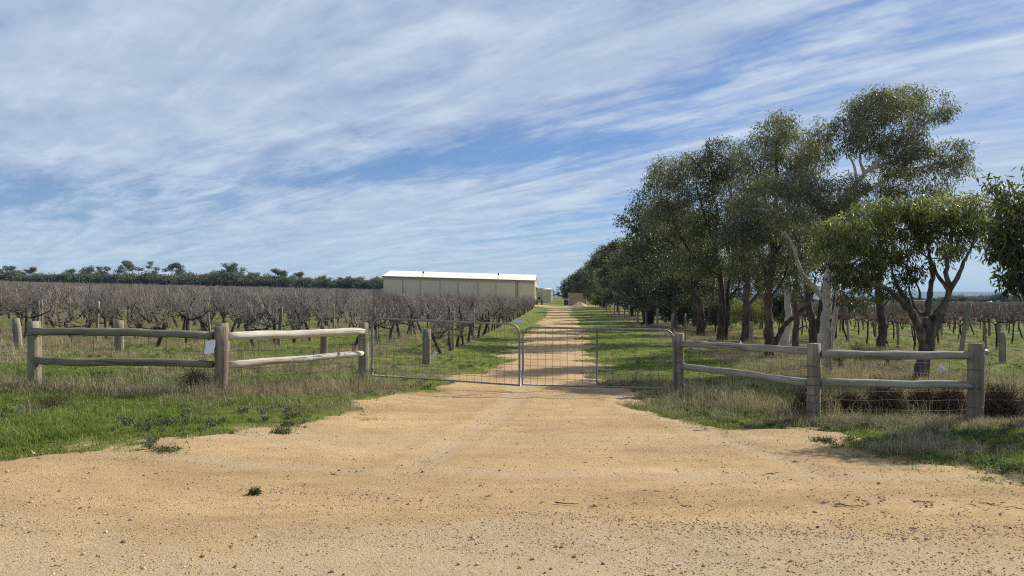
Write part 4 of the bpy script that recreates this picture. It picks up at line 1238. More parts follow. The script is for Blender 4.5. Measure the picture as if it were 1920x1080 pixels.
# reddish trunk with leaning limb
D = 21.7
bl = [blob(D, *a) for a in [
    (1450, 250, 42, 28, 24, .55), (1425, 290, 45, 36, 32, .52), (1480, 285, 50, 36, 36, .5, .4), (1520, 310, 36, 34, 22, .42, .6), (1415, 340, 40, 34, 26, .45), (1465, 345, 52, 40, 38, .4, .5), (1510, 365, 40, 34, 24, .4, .8), (1405, 400, 45, 40, 32, .5, -.8), (1370, 440, 34, 36, 20, .52, -.8), (1440, 430, 50, 36, 34, .5, -.8),
    (1490, 440, 44, 34, 26, .4, .4), (1420, 480, 50, 30, 26, .42, -.4), (1475, 495, 45, 34, 26, .4, .3), (1515, 470, 34, 34, 18, .45, -.4), (1500, 530, 26, 26, 12, .4), (1440, 525, 34, 20, 12, .35), (1465, 225, 20, 12, 8, .55), (1390, 500, 30, 24, 14, .4)]]
trace('gum_tree', 'gum with dark peeling reddish trunk and a limb leaning right near its foot', 1443, 669, D, [
    limb(D, [(1444, 670), (1442, 630), (1440, 590), (1443, 540), (1450, 480), (1452, 420), (1456, 350), (1455, 280)], .16, .03),
    limb(D, [(1450, 652), (1470, 612, -.1), (1496, 588, -.3), (1520, 560, -.4), (1530, 520, -.4)], .085, .03), limb(D, [(1443, 540), (1425, 480, -.3), (1400, 430, -.6), (1375, 420, -.8)], .05, .015),
    limb(D, [(1450, 480), (1480, 430, .3), (1500, 370, .6), (1515, 310, .6)], .05, .015), limb(D, [(1452, 430), (1430, 360), (1425, 300)], .04, .014), limb(D, [(1444, 560), (1470, 520), (1478, 480)], .04, .014)],
    bl, (60, .22, .125, .027, .85), L_GREY, B_RED, 3, GT, .011)
D = 29.6
bl = [blob(D, *a) for a in [(1355, 285, 36, 22, 18, .55), (1340, 320, 48, 30, 30, .48), (1385, 320, 40, 34, 26, .45), (1365, 365, 50, 40, 36, .4), (1400, 385, 40, 40, 28, .38, 1), (1350, 420, 48, 36, 30, .35), (1395, 450, 46, 36, 28, .35), (1360, 480, 40, 34, 24, .33), (1410, 505, 36, 28, 18, .33), (1330, 500, 24, 24, 12, .4), (1310, 300, 22, 16, 8, .5)]]
trace('gum_tree', 'gum with shaggy dark strips of bark peeling round its lower trunk', 1393, 642, D, [limb(D, [(1393, 642), (1402, 600), (1399, 560), (1402, 520), (1395, 460), (1380, 400), (1362, 320)], .19, .03),
    limb(D, [(1402, 575), (1425, 545), (1440, 520), (1430, 470)], .07, .02), limb(D, [(1400, 530), (1370, 480), (1350, 430)], .07, .02), limb(D, [(1395, 460), (1410, 400), (1390, 330)], .06, .02)],
    bl, (60, .28, .15, .034, .8), L_DARK, B_RED, 4, GT, .013)
D = 30.6
bl = [blob(D, *a) for a in [(1290, 312, 40, 20, 20, .6), (1255, 330, 34, 24, 18, .58), (1310, 345, 44, 34, 30, .48), (1265, 370, 44, 34, 28, .48), (1225, 395, 28, 26, 14, .5), (1300, 400, 48, 36, 34, .42), (1245, 425, 40, 30, 22, .42), (1330, 440, 44, 36, 26, .35), (1290, 465, 44, 30, 24, .38), (1325, 500, 40, 26, 18, .33), (1270, 500, 30, 20, 12, .4), (1235, 310, 16, 14, 6, .55)]]
trace('gum_tree', 'gum with straight grey and dark trunk standing left of the shaggy one', 1350, 640, D, [limb(D, [(1349, 641), (1353, 600), (1354, 560), (1352, 520), (1340, 460), (1320, 400), (1305, 340)], .17, .03),
    limb(D, [(1360, 636), (1364, 590, .3), (1366, 540, .4), (1375, 480, .5)], .12, .04), limb(D, [(1352, 520), (1300, 480), (1265, 420), (1250, 370)], .07, .02), limb(D, [(1340, 460), (1345, 400), (1330, 350)], .06, .02), limb(D, [(1366, 560, .3), (1385, 535), (1392, 500)], .05, .02)],
    bl, (58, .29, .155, .035, .8), L_GREY, B_DARK, 5, GT, .013)
D = 35
bl = [blob(D, *a) for a in [(1240, 345, 30, 26, 18, .5), (1215, 385, 36, 30, 22, .42), (1185, 410, 28, 24, 14, .35), (1195, 450, 34, 30, 20, .3), (1235, 430, 44, 34, 28, .35), (1180, 480, 24, 26, 10, .28), (1275, 440, 40, 34, 26, .35), (1250, 490, 44, 30, 26, .33), (1290, 510, 36, 28, 18, .35), (1215, 510, 34, 26, 16, .32)]]
trace('gum_tree', 'gum with orange red inner bark showing and a thin pale second stem', 1313, 632, D, [limb(D, [(1308, 632), (1314, 600), (1312, 570), (1300, 540), (1294, 500), (1270, 450), (1245, 400)], .21, .03),
    limb(D, [(1314, 628), (1326, 600), (1336, 560), (1338, 520)], .07, .03), limb(D, [(1300, 540), (1320, 500), (1310, 460)], .08, .03), limb(D, [(1280, 470), (1235, 440), (1195, 430)], .07, .02)],
    bl, (56, .32, .17, .04, .8), L_DARK, B_RED, 6, GT, .014)
# dark double trunk, slim trunk behind, two pale trunks
D = 27.0
bl = [blob(D, *a) for a in [(1545, 430, 50, 36, 22, .35), (1500, 430, 44, 34, 20, .35), (1570, 480, 40, 26, 14, .35), (1530, 490, 46, 30, 18, .33), (1480, 480, 36, 26, 12, .33), (1550, 380, 50, 30, 18, .4)]]
trace('gum_tree', 'gum with black double trunk just left of the white one', 1526, 643, D, [limb(D, [(1527, 643), (1524, 610), (1517, 575), (1515, 530), (1510, 470), (1520, 420)], .17, .04), limb(D, [(1530, 625), (1537, 590), (1541, 550), (1550, 500), (1550, 430)], .11, .03)],
    bl, (52, .27, .15, .034, .8), L_DARK, B_DARK, 7, GT, .013)
D = 25.6
bl = [blob(D, *a) for a in [(1640, 420, 40, 30, 14, .4), (1665, 385, 40, 28, 14, .4), (1620, 380, 36, 24, 12, .45), (1645, 470, 26, 26, 5, .35), (1620, 540, 26, 20, 3, .35), (1680, 560, 24, 16, 3, .35)]]
trace('gum_tree', 'slim rough trunked gum behind the forked one, standing at the vineyard edge', 1648, 655, D, [limb(D, [(1646, 656), (1655, 620), (1650, 580), (1648, 540), (1650, 490), (1648, 430), (1650, 390)], .17, .04), limb(D, [(1650, 580), (1640, 560), (1625, 545)], .03, .01), limb(D, [(1652, 580), (1668, 560), (1680, 540)], .03, .01), limb(D, [(1650, 500), (1672, 440), (1675, 400)], .05, .02)],
    bl, (40, .25, .14, .032, .8), L_DARK, B_DARK, 8, GT, .011)
D = 24.5
bl = [blob(D, *a) for a in [(1480, 400, 40, 30, 16, .4), (1450, 440, 40, 30, 16, .35), (1500, 470, 30, 24, 10, .35), (1455, 500, 26, 22, 8, .35)]]
trace('gum_tree', 'gum with leaning pale patchy trunk behind the leaning limb', 1466, 646, D, [limb(D, [(1463, 648), (1473, 625), (1479, 598), (1476, 560), (1478, 500), (1475, 420)], .17, .04)], bl, (50, .25, .14, .032, .8), L_DARK, B_WHITE, 9, GT, .012)
D = 25.2
bl = [blob(D, *a) for a in [(1500, 400, 40, 30, 14, .4), (1530, 350, 40, 30, 14, .4), (1490, 350, 30, 24, 10, .4)]]
trace('gum_tree', 'gum with short brown trunk splitting into thin stems beside the black double trunk', 1490, 648, D, [limb(D, [(1489, 650), (1492, 625), (1494, 600), (1490, 560), (1495, 500), (1500, 430)], .13, .03), limb(D, [(1492, 620), (1508, 612), (1520, 618)], .03, .02)], bl, (50, .25, .14, .032, .8), L_DARK, B_GREY, 10, GT, .012)
# tree whose branches hang in from the right edge
D = 10.4
bl = [blob(D, *a) for a in [(1885, 360, 20, 16, 5, .55), (1878, 395, 26, 22, 9, .55), (1905, 385, 26, 24, 9, .6), (1870, 430, 24, 24, 9, .45), (1905, 430, 30, 26, 13, .42), (1885, 465, 24, 22, 11, .3), (1915, 470, 36, 34, 22, .22), (1920, 515, 36, 34, 22, .18), (1900, 530, 18, 22, 9, .2),
    (1975, 400, 60, 50, 50, .5), (1990, 470, 70, 60, 60, .4), (2060, 380, 70, 60, 50, .55), (2000, 320, 60, 40, 30, .6), (2080, 460, 60, 60, 40, .4), (1960, 540, 36, 34, 24, .25), (1865, 468, 10, 14, 3, .5), (1862, 345, 10, 10, 2, .6)]]
trace('gum_tree', 'broad leaved gum whose leafy branches hang into the right edge of the picture', 2010, 812, D, [limb(D, [(2010, 812), (2015, 700), (2005, 620), (2010, 540), (2000, 450), (2010, 360)], .13, .04), limb(D, [(2006, 600), (1960, 520), (1920, 470), (1890, 430), (1880, 370)], .05, .010), limb(D, [(2010, 560), (2060, 480), (2075, 400)], .06, .02), limb(D, [(1975, 540), (1930, 500), (1900, 480)], .03, .01)],
    bl, (30, .13, .105, .032, .8), L_GREEN, B_GREY, 12, GT, .007)
# the rest of the line, further along the track
def auto_tree(x, y, h, R, seed, label, lm, bm, leaf, kd=1.0, zlow=.28, name='gum_tree', cat='tree', group=GT, nb=13, trunk_r=.15, twig=.015, tint=.42):
    rs = np.random.default_rng(seed); z = H(x, y)
    lean = rs.normal(0, .25, 2)
    c = np.array([x, y, z])
    tp = [c + (0, 0, -.25), c + (lean[0] * .3, lean[1] * .3, h * .15), c + (lean[0], lean[1], h * .33), c + (lean[0] * 1.5, lean[1] * 1.5, h * .6)]
    limbs = [(tp, trunk_r, trunk_r * .35)]; blobs = []
    for i in range(nb):
        a = i * 2.4 + rs.uniform(0, 1); f = (i + .5) / nb
        zz_ = zlow + (.96 - zlow) * f
        rad = R * (math.sin(min(1, (zz_ - zlow + .10) / (1.03 - zlow)) * PI) ** .6) * rs.uniform(.35, .80)
        b = c + (lean[0] + rad * math.cos(a), lean[1] + rad * math.sin(a), h * zz_ - .3)
        s = R * rs.uniform(.24, .40)
        blobs.append((b, (s, s, s * .72), 20, tint + .16 * (f - .5) + rs.normal(0, .05)))
        if i % 3 == 0: limbs.append(([tp[2], (tp[2] + b) / 2 + (0, 0, .2), b - (0, 0, s * .3)], trunk_r * .4, trunk_r * .1))
    return grow(name, label, cat, tuple(c), limbs, blobs, leaf, lm, bm, seed, group, twig, kd)
specs = [  # depth, offset, height, radius, label
    (42, 6.3, 7.7, 2.7, 'dark gum at the bend of the tree line overhanging the track side'), (47, 8.3, 6.9, 2.6, 'bushy gum behind the black wheelie bin'), (53, 6.4, 6.3, 2.4, 'rounded dark gum just beyond the black wheelie bin'),
    (60, 7.2, 6.6, 2.6, 'mid sized gum in the middle of the tree line'), (67, 6.2, 7.0, 2.7, 'low branched gum before the plank storage bay'), (75, 6.8, 7.8, 2.9, 'dense gum two trees nearer than the storage bay'),
    (84, 6.2, 8.3, 3.2, 'dense rounded gum with a bent black trunk leaning over the posts'), (95, 6.6, 8.5, 3.4, 'wide crowned gum next nearer than the storage bay'), (104, 5.8, 8.9, 3.6, 'gum crown reaching down over the storage bay'),
    (117, 6.0, 8.6, 3.8, 'gum directly above the plank storage bay'), (136, 5.6, 8.0, 3.9, 'gum just behind the plank storage bay'), (156, 4.6, 7.4, 4.0, 'second gum behind the plank storage bay'), (180, 3.4, 6.4, 4.3, 'last gum at the far end of the tree line'), (215, 4.5, 6, 4.5, 'small looking gum closing the far end of the track')]
for i, (d, off, h, R, lab) in enumerate(specs):
    lf = (44, .34 + .0012 * d, .17 + .0012 * d, .05 + .0006 * d, .7)
    auto_tree(off + .068 * d, d, h, R, 700 + i, lab, (L_DARK, L_GREY, L_DARK)[i % 3], (B_GREY, B_RED, B_DARK, B_WHITE)[i % 4], lf, .9 if d < 90 else .7, .26 if d < 60 else .16, trunk_r=.16)
back = [(33, 12.0), (38, 10.5), (45, 12.0), (52, 10.8), (62, 11.0), (72, 10.0), (86, 10.5), (100, 10.5)]
for i, (d, off) in enumerate(back):
    auto_tree(off + .068 * d, d, (6.4 if d < 40 else 5.6) + (i % 3) * .4, 2.5, 760 + i, '%s dark gum from the right in the row seen between the front trunks' % ORD(i + 1), L_DARK, (B_DARK, B_GREY)[i % 2], (40, .36, .2, .06, .7), .7, .12 if d > 50 else .25, group='gums in the second row behind the tree line', trunk_r=.12, nb=9)
# understorey shrubs
def shrub(px, d, wpx, ytop, ybot, seed, label, lm, tint, name='shrub', k=70, leaf=None, cat='shrub'):
    x, y = pt(px, d); z = H(x, y); s = d / F; h = (ybot - ytop) * s; R = wpx / 2 * s
    zb = max(z + .1, CAMH + (HZ - ybot) * s)
    c = np.array([x, y, 0.0]); rs = np.random.default_rng(seed); bl = []
    for i in range(6):
        a = i * 2.4; bl.append((np.array([x + .5 * R * math.cos(a), y + .5 * R * math.sin(a), zb + h * (.3 + .09 * i)]), (R * .55, R * .55, h * .32), k / 6, tint + rs.normal(0, .06)))
    return grow(name, label, cat, (x, y, z), [([(x, y, z - .1), (x + .05, y, z + .3 * (zb - z) + .2), (x, y, zb + h * .5)], .05, .015)], bl, leaf or (55, R * .20, .09 + .0014 * d, .02 + .0006 * d, .5), lm, B_GREY, seed, None, .010)
shrub(1222, 50, 74, 520, 588, 801, 'dark green dense shrub directly behind the black wheelie bin', L_DARK, .45, k=110)
shrub(1190, 62, 50, 530, 590, 802, 'dark rounded shrub left of the black wheelie bin', L_DARK, .35, k=80)
shrub(1399, 33, 64, 562, 618, 803, 'feathery yellow green broom like shrub between two gum trunks', L_GREEN, .75, k=100, leaf=(70, .2, .12, .012, -.8))
shrub(1268, 44, 70, 560, 612, 804, 'dark leafy shrub between the bin and the first reddish trunk', L_DARK, .3, k=100)
shrub(1130, 98, 40, 548, 576, 805, 'small yellow green shrub by the far track side posts', L_GREEN, .6, k=60)
shrub(1120, 108, 30, 552, 577, 806, 'paler shrub at the foot of the storage bay', L_GREEN, .5, k=50)
shrub(1340, 40, 80, 560, 620, 807, 'dark undergrowth shrub behind the straight grey trunk', L_DARK, .3, k=90)
shrub(1445, 34, 70, 545, 612, 808, 'shrub with dark leaves behind the leaning limb', L_DARK, .4, k=80)
shrub(1600, 19.0, 60, 668, 700, 809, 'low grey green shrub behind the right fence beside the stake', L_GREY, .5, k=60, leaf=(60, .1, .05, .012, -.3))
shrub(1572, 18.0, 26, 672, 702, 810, 'small bright green shrub touching the grey stake', L_GREEN, .75, k=30, leaf=(60, .07, .05, .014, -.2))
shrub(1660, 18.5, 70, 672, 700, 811, 'low straggly shrub between the stake and the forked tree', L_GREY, .45, k=60, leaf=(50, .1, .05, .012, -.3))
# far tree lines
def far_proto(kind, seed):
    rs = np.random.default_rng(seed); C = []; tw = []
    if kind == 'umbrella':
        h = 9.0; heads = []
        st = np.array([[0, 0, -.5], [rs.normal(0, .1), 0, 1.2], [rs.normal(0, .2), 0, 3.0]])
        tw.append((smooth_poly(st, 3), .22))
        for i in range(11):
            a = rs.uniform(0, 2 * PI); r = rs.uniform(.4, 3.6); top = h * rs.uniform(.62, .97) - r * .25
            e = np.array([r * math.cos(a), r * math.sin(a), top]); m = np.array([e[0] * .35, e[1] * .35, 3 + (top - 3) * .45])
            tw.append((smooth_poly([st[-1], m, e], 3), .09)); heads.append((e, rs.uniform(.7, 1.4), .42))
            if rs.random() < .5: heads.append((e + rs.normal(0, .8, 3) * (1, 1, .3), .8, .4))
    elif kind == 'bare':
        h = 8.5; heads = []
        tw.append((smooth_poly([[0, 0, -.5], [.1, 0, 1.5], [0, 0, 2.4]], 3), .2))
        for i in range(12):
            a = rs.uniform(0, 2 * PI); r = rs.uniform(.5, 3.2); top = rs.uniform(5, 8.5)
            e = np.array([r * math.cos(a), r * math.sin(a), top]); tw.append((smooth_poly([[0, 0, 2.2], [e[0] * .4, e[1] * .4, 3 + (top - 3) * .5], e], 3), .075))
            if i % 3 == 0: heads.append((e, .6, .35))
        for i in range(5): heads.append((np.array([rs.normal(0, 1.3), rs.normal(0, 1), rs.uniform(2, 4.0)]), 1.0, .5))
    elif kind == 'gum':
        heads = []; tw.append((smooth_poly([[0, 0, -.5], [.2, 0, 1.5], [0, 0, 3.2]], 3), .2))
        for i in range(15):
            a = rs.uniform(0, 2 * PI); r = rs.uniform(.2, 2.5); e = np.array([r * math.cos(a), r * math.sin(a), rs.uniform(1.6, 6.2)]); heads.append((e, rs.uniform(.9, 1.4), .75))
            if i % 2: tw.append((smooth_poly([[0, 0, 1.8], e * (.5, .5, .7), e], 3), .07))
    else:
        heads = []; tw.append((smooth_poly([[0, 0, -.5], [.1, 0, .8], [0, 0, 2]], 3), .15))
        for i in range(16):
            a = i * 2.4; r = rs.uniform(.3, 2.8); e = np.array([r * math.cos(a), r * math.sin(a), .9 + 2.6 * math.sqrt(max(0, 1 - (r / 3.4) ** 2)) * rs.uniform(.5, 1.05)]); heads.append((e, rs.uniform(.9, 1.3), .8))
    for e, s, fl in heads:
        k = 9; u = rs.normal(0, 1, (k, 3)); u /= np.linalg.norm(u, axis=1, keepdims=True); C.append(e + u * np.array([s, s, s * fl]) * rs.uniform(.4, 1, (k, 1)))
    C = np.vstack(C)
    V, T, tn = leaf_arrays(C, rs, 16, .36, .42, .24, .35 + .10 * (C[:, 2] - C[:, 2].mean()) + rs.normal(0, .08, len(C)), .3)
    by = [(p, np.linspace(r, r * .35, len(p))) for p, r in tw]
    Vt, Qt = tube_batch(by, 5)
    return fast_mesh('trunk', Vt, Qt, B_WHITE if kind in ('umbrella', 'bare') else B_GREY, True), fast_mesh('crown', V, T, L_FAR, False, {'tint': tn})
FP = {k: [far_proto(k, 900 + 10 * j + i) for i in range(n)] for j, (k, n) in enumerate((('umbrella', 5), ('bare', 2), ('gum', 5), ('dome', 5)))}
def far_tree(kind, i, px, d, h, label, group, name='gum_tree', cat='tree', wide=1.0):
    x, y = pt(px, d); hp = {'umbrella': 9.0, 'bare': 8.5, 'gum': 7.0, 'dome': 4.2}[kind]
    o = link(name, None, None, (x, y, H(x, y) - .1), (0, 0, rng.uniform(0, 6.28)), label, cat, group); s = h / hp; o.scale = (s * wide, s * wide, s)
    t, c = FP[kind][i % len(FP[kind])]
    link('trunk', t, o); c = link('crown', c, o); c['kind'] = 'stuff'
DL = 345.0
def hgt(px, ytop, d=DL):
    x, y = pt(px, d); return max(2.0, CAMH + (HZ - ytop) / F * d - H(x, y))
GL = 'skyline gums beyond the left vineyard'
for i, (kind, px, yt, lab) in enumerate([('umbrella', -25, 500, 'umbrella crowned gum cut by the left edge of the skyline'), ('umbrella', 16, 497, 'flat topped gum nearest the left edge on the skyline'), ('umbrella', 58, 499, 'second flat topped gum from the left on the skyline'),
    ('umbrella', 134, 503, 'low spreading gum left of the round domed gum on the skyline'), ('gum', 161, 497, 'gum with a round domed crown on the left skyline'), ('umbrella', 192, 495, 'gum with three small flat crowns right of the round domed one'), ('umbrella', 234, 488, 'tall thin stemmed gum with two clumped crowns on the left skyline'),
    ('bare', 287, 490, 'half bare gum with dead branches on the left skyline'), ('umbrella', 327, 490, 'tall gum with a flat fan of bare limbs on the left skyline'), ('umbrella', 440, 491, 'tallest fan shaped gum in the middle of the left skyline'), ('gum', 405, 505, 'bushy gum left of the fan shaped one'), ('gum', 475, 508, 'bushy gum right of the fan shaped one'),
    ('umbrella', 521, 503, 'wispy gum midway between the fan shaped one and the shed'), ('umbrella', 562, 508, 'spreading gum above the dense trees left of the shed'), ('gum', 600, 514, 'rounded gum third left of the shed'), ('umbrella', 640, 517, 'thin topped gum second left of the shed'), ('gum', 672, 519, 'rounded gum left of the last one before the shed'), ('gum', 704, 517, 'gum directly left of the shed roof corner')]):
    far_tree(kind, i, px, DL + (i % 3) * 4, hgt(px, yt), lab, GL)
n_ = 0
for row, (dd, j0) in enumerate(((-6, 15.0), (10, 19.0))):
    px = -20.0; cnt = 0
    while px < 735:
        cnt += 1
        yt = np.interp(px, [0, 200, 350, 420, 560, 720], [512, 517, 518, 515, 519, 525]) + rng.normal(0, 3.4)
        kind = 'dome' if (px < 380 and row == 0) else ('gum' if n_ % 3 else 'dome')
        if n_ % 5 == 4: yt += 3
        if n_ % 7 == 3: yt -= 4
        far_tree(kind, n_, px, DL + dd + rng.uniform(-3, 3), hgt(px, yt), '%s bushy tree from the left, %s row of the belt behind the left vineyard' % (ORD(cnt), ('front', 'back')[row]), 'low dense trees of the belt behind the left vineyard', 'bushy_tree', 'tree', 1.15)
        px += j0 * rng.uniform(.7, 1.2); n_ += 1
px = 1440.0; cnt = 0
while px < 2040:
    cnt += 1
    yt = 557 + rng.normal(0, 2.0) - (3 if 1780 < px < 1880 else 0)
    far_tree('dome', n_, px, 440 + rng.uniform(-8, 8), max(3.0, hgt(px, yt, 440)), '%s dark rounded tree from the left in the belt behind the right vineyard' % ORD(cnt), 'low trees of the belt behind the right vineyard', 'bushy_tree', 'tree', 1.5)
    px += rng.uniform(9, 17); n_ += 1
for i, (px, d, yt) in enumerate(((1024, 300, 546), (1036, 300, 541), (1047, 290, 545), (1012, 310, 547), (1056, 250, 540), (1066, 240, 536))):
    far_tree('gum', i, px, d, hgt(px, yt, d), ('middle gum of the three behind the water tank', 'tallest far gum in the gap between shed and tree line', 'far gum right of the tallest one in the gap by the shed', 'far gum hidden mostly by the shed end', 'far gum at the left foot of the long tree line', 'far gum touching the left end of the long tree line')[i], 'far gums closing the track', 'gum_tree')
# ------------------------------------------------------------------ tumbled brown bushes and weeds
def twig_bush(name, label, x, y, R, h, seed, n=520, mat=None, r=.0028, cat='bush', spread=1.0, group=None, z0=0):
    rs = np.random.default_rng(seed); z = H(x, y); pol = []
    for i in range(n):
        a = rs.uniform(0, 2 * PI); el = math.asin(rs.uniform(.0, 1)); b = np.array([rs.normal(0, R * .18), rs.normal(0, R * .18), .02])
        d = np.array([math.cos(a) * math.cos(el) * spread, math.sin(a) * math.cos(el) * spread, math.sin(el) * h / R * .9])
        st = b + d * R * rs.uniform(0, .6)
        pol.append((rand_curve(st, d + rs.normal(0, .5, 3), R * rs.uniform(.25, .62) * (1.7 if i % 9 == 0 else 1), 5, .36, rs), np.linspace(r, r * .5, 5)))
    V, Q = tube_batch(pol, 3); V[:, 2] = np.abs(V[:, 2])
    o = link(name, fast_mesh(name, V, Q, mat, False, {'tint': np.clip(rs.normal(.45, .2, len(V) // 15).repeat(15), 0, 1)}), None, (x, y, z + z0), None, label, cat, group)
    return o
DB = 'brown tangled bushes along the right fence'
for i, (px, d, R, h, lab) in enumerate([(1517, 10.75, .30, .55, 'rusty brown tangled bush behind the middle post of the right fence'), (1592, 10.9, .27, .40, 'low greyish brown bush right of the middle post of the right fence'), (1662, 10.75, .33, .64, 'reddish brown bush midway along the right fence bay'),
    (1733, 10.8, .27, .56, 'dark tangled bush second left of the last right fence post'), (1785, 10.7, .29, .62, 'brown bush touching the last right fence post on its left'), (1874, 10.4, .36, .72, 'biggest rusty bush, right of the last right fence post'), (1955, 10.6, .32, .60, 'rusty bush cut by the right edge of the picture')]):
    x, y = pt(px, d); twig_bush('dry_bush', lab, x, y, R, h, 50 + i, 2200, G_BROWN, .0042, group=DB)
x, y = pt(366, 12.1); twig_bush('dry_bush', 'rusty brown tangled bush beside the post with the white notice', x, y, .32, .42, 60, 1100, G_BROWN, .004)
x, y = pt(102, 9.9); twig_bush('dry_bush', 'greyish dead weed tangle on the left grass verge', x, y, .28, .24, 61, 240, G_BROWN, .0022)
x, y = pt(1330, 14.0); twig_bush('dry_bush', 'small dry twiggy bush behind the first right fence bay', x, y, .25, .22, 62, 300, G_BROWN)
# tall dry stalks
def stalks(label, px, d, n, h, R, seed, mat=G_DRY):
    rs = np.random.default_rng(seed); x, y = pt(px, d); pol = []
    for i in range(n):
        b = (rs.normal(0, R * .3), rs.normal(0, R * .25), 0)
        c = rand_curve(b, (rs.normal(0, .38), rs.normal(0, .3), 1), h * rs.uniform(.45, 1.1), 6, .13, rs, -.02); pol.append((c, np.linspace(.0035, .0014, 6)))
        if rs.random() < .6: pol.append((rand_curve(c[3], (rs.normal(0, 1), rs.normal(0, .6), .8), h * .3, 6, .2, rs), np.linspace(.0022, .001, 6)))
    V, Q = tube_batch(pol, 3)
    link('dead_weed', fast_mesh('dead_weed', V, Q, mat, False), None, (x, y, H(x, y)), None, label, 'weed', 'dead weed stalks')
stalks('clump of tall dead stalks below the pale rails of the left fence', 572, 12.7, 46, .62, .42, 1)
stalks('dry clump just right of the notice post', 470, 12.0, 30, .34, .45, 8)
stalks('dry clump at the foot of the left gate post', 668, 13.2, 30, .34, .4, 9)
stalks('low straw clump midway below the pale rails', 520, 12.0, 34, .30, .6, 10)
stalks('straw clump left of the brown bush by the left fence', 320, 11.6, 24, .32, .4, 11)
stalks('sparse dark stems standing against the left fence netting', 185, 12.1, 16, .55, .35, 2, M_WIRE)
stalks('thin bare stems left of the brown bush by the left fence', 262, 11.9, 9, .5, .2, 3, M_WIRE)
stalks('dry pale stems sprouting on the left grass verge', 60, 9.2, 22, .30, .4, 4)
stalks('dry stems at the foot of the notice post', 408, 11.1, 26, .28, .3, 5)
stalks('pale dry stems between the right gate post and the fence', 1310, 12.6, 26, .4, .5, 6)
stalks('grey dry stems in front of the brown bushes on the right', 1640, 10.0, 20, .26, .5, 7)
# leafy rosettes on the drive
def rosette(label, px, py, R, seed, mat=G_WEED, n=70):
    n = 60 if R < .05 else n
    x, y = pix_ground(px, py); rs = np.random.default_rng(seed)
    C = np.stack([rs.normal(0, R * .45, n), rs.normal(0, R * .35, n), rs.uniform(.005, .05, n)], -1)
    V, T, tn = leaf_arrays(C, rs, 4, .012, .030, .011, rs.uniform(.2, .9, n), -.3); V[:, 2] = np.abs(V[:, 2])
    link('weed', fast_mesh('weed', V, T, mat, False, {'tint': tn}), None, (x, y, H(x, y) + .004), None, label, 'weed', 'small weeds on the drive')
for i, a in enumerate([('dark green weed at the right edge of the sandy drive', 1545, 830, .12), ('flat weed tuft on the sand below the left grass', 528, 814, .14), ('small grey weed alone in the left foreground sand', 478, 930, .032), 
    ('low weed patch in the sand at the left verge', 315, 850, .16), ('dark weed clump on the left grass verge', 75, 808, .12), ('leafy weed clump on the edge of the left verge', 540, 800, .16), ('weed clump on the right verge below the brown bushes', 1618, 802, .16), ('dark weed clump near the right edge of the picture', 1860, 852, .2),
    ('broad leafy weed at the verge edge on the far right', 1900, 885, .16), ('weed on the left verge above the sand edge', 312, 796, .14), ('weed patch in the centre of the track beyond the gates', 1045, 605, .5)]):
    rosette(a[0], a[1], a[2], a[3], 20 + i, G_WEED, 110)
# fallen sticks
for i, (px, py, L, an, lab) in enumerate([(1437, 893, .20, .5, 'pale stick lying on the right of the sandy drive'), (1200, 925, .22, -.3, 'thin dark stick on the sand right of centre'), (1040, 947, .20, 0, 'straight dark twig in the lower middle of the drive'), (1565, 950, .22, -.5, 'dark twig on the sand at lower right'),
    (920, 741, .22, -.1, 'short twig on the drive just below the gates'), (1712, 945, .2, 0, 'fine twig on the sand at far right'), (1300, 810, .16, -.2, 'twig on the sand below the right fence')]):
    x, y = pix_ground(px, py); rs = np.random.default_rng(90 + i)
    c = rand_curve((0, 0, .012), (math.cos(an), math.sin(an), 0), L, 6, .12, rs); c[:, 2] = .012 + .01 * rs.random(6)
    MB().tube(c, np.linspace(.005, .0025, 6), 5).build('stick', M_POSTG if i == 0 else B_DARK, None, label=lab, cat='stick', group='sticks lying on the drive').location = (x, y, H(x, y) + .006)
x, y = pt(1668, 17.2); rs = np.random.default_rng(3); pol = []
for k in range(9): pol.append((rand_curve((rs.normal(0, .4), rs.normal(0, .1), .05), (1 if k % 2 else -1, rs.normal(0, .3), rs.uniform(-.15, .35)), rs.uniform(.5, 1.3), 6, .22, rs), np.linspace(.014, .005, 6)))
V, Q = tube_batch(pol, 5); V[:, 2] = np.abs(V[:, 2])
link('fallen_branch', fast_mesh('fallen_branch', V, Q, M_POSTG), None, (x, y, H(x, y)), None, 'bare pale fallen branch on the shrubs left of the forked tree', 'branch')
# ------------------------------------------------------------------ grass
def tuft(seed, n, h, spread, wd, mat, bend=.5):
    rs = np.random.default_rng(seed)
    V, T = [], []
    for i in range(n):
        b = np.array([rs.normal(0, spread), rs.normal(0, spread), -.01]); a = rs.uniform(0, 2 * PI); hh = h * rs.uniform(.45, 1.15)
        ln = rs.uniform(.1, 1) * bend; dx = np.array([math.cos(a), math.sin(a), 0]); s = np.array([-dx[1], dx[0], 0]) * wd * .5
        m = b + dx * hh * ln * .3 + np.array([0, 0, hh * .6]); t = b + dx * hh * ln * 1.0 + np.array([0, 0, hh * (1 - .35 * ln)])
        k = len(V); V += [b - s, b + s, m + s * .8, m - s * .8, t]; T += [[k, k + 1, k + 2], [k, k + 2, k + 3], [k + 3, k + 2, k + 4]]
    return fast_mesh('tuft', V, np.array(T), mat)
def sample(n, y0, y1, pw, xl, xr):
    """points with density falling with distance, inside the widened view"""
    u = rng.random(n); y = (y0 ** (1 - pw) + u * (y1 ** (1 - pw) - y0 ** (1 - pw))) ** (1 / (1 - pw))
    t = rng.uniform(xl, xr, n); return t * y, y
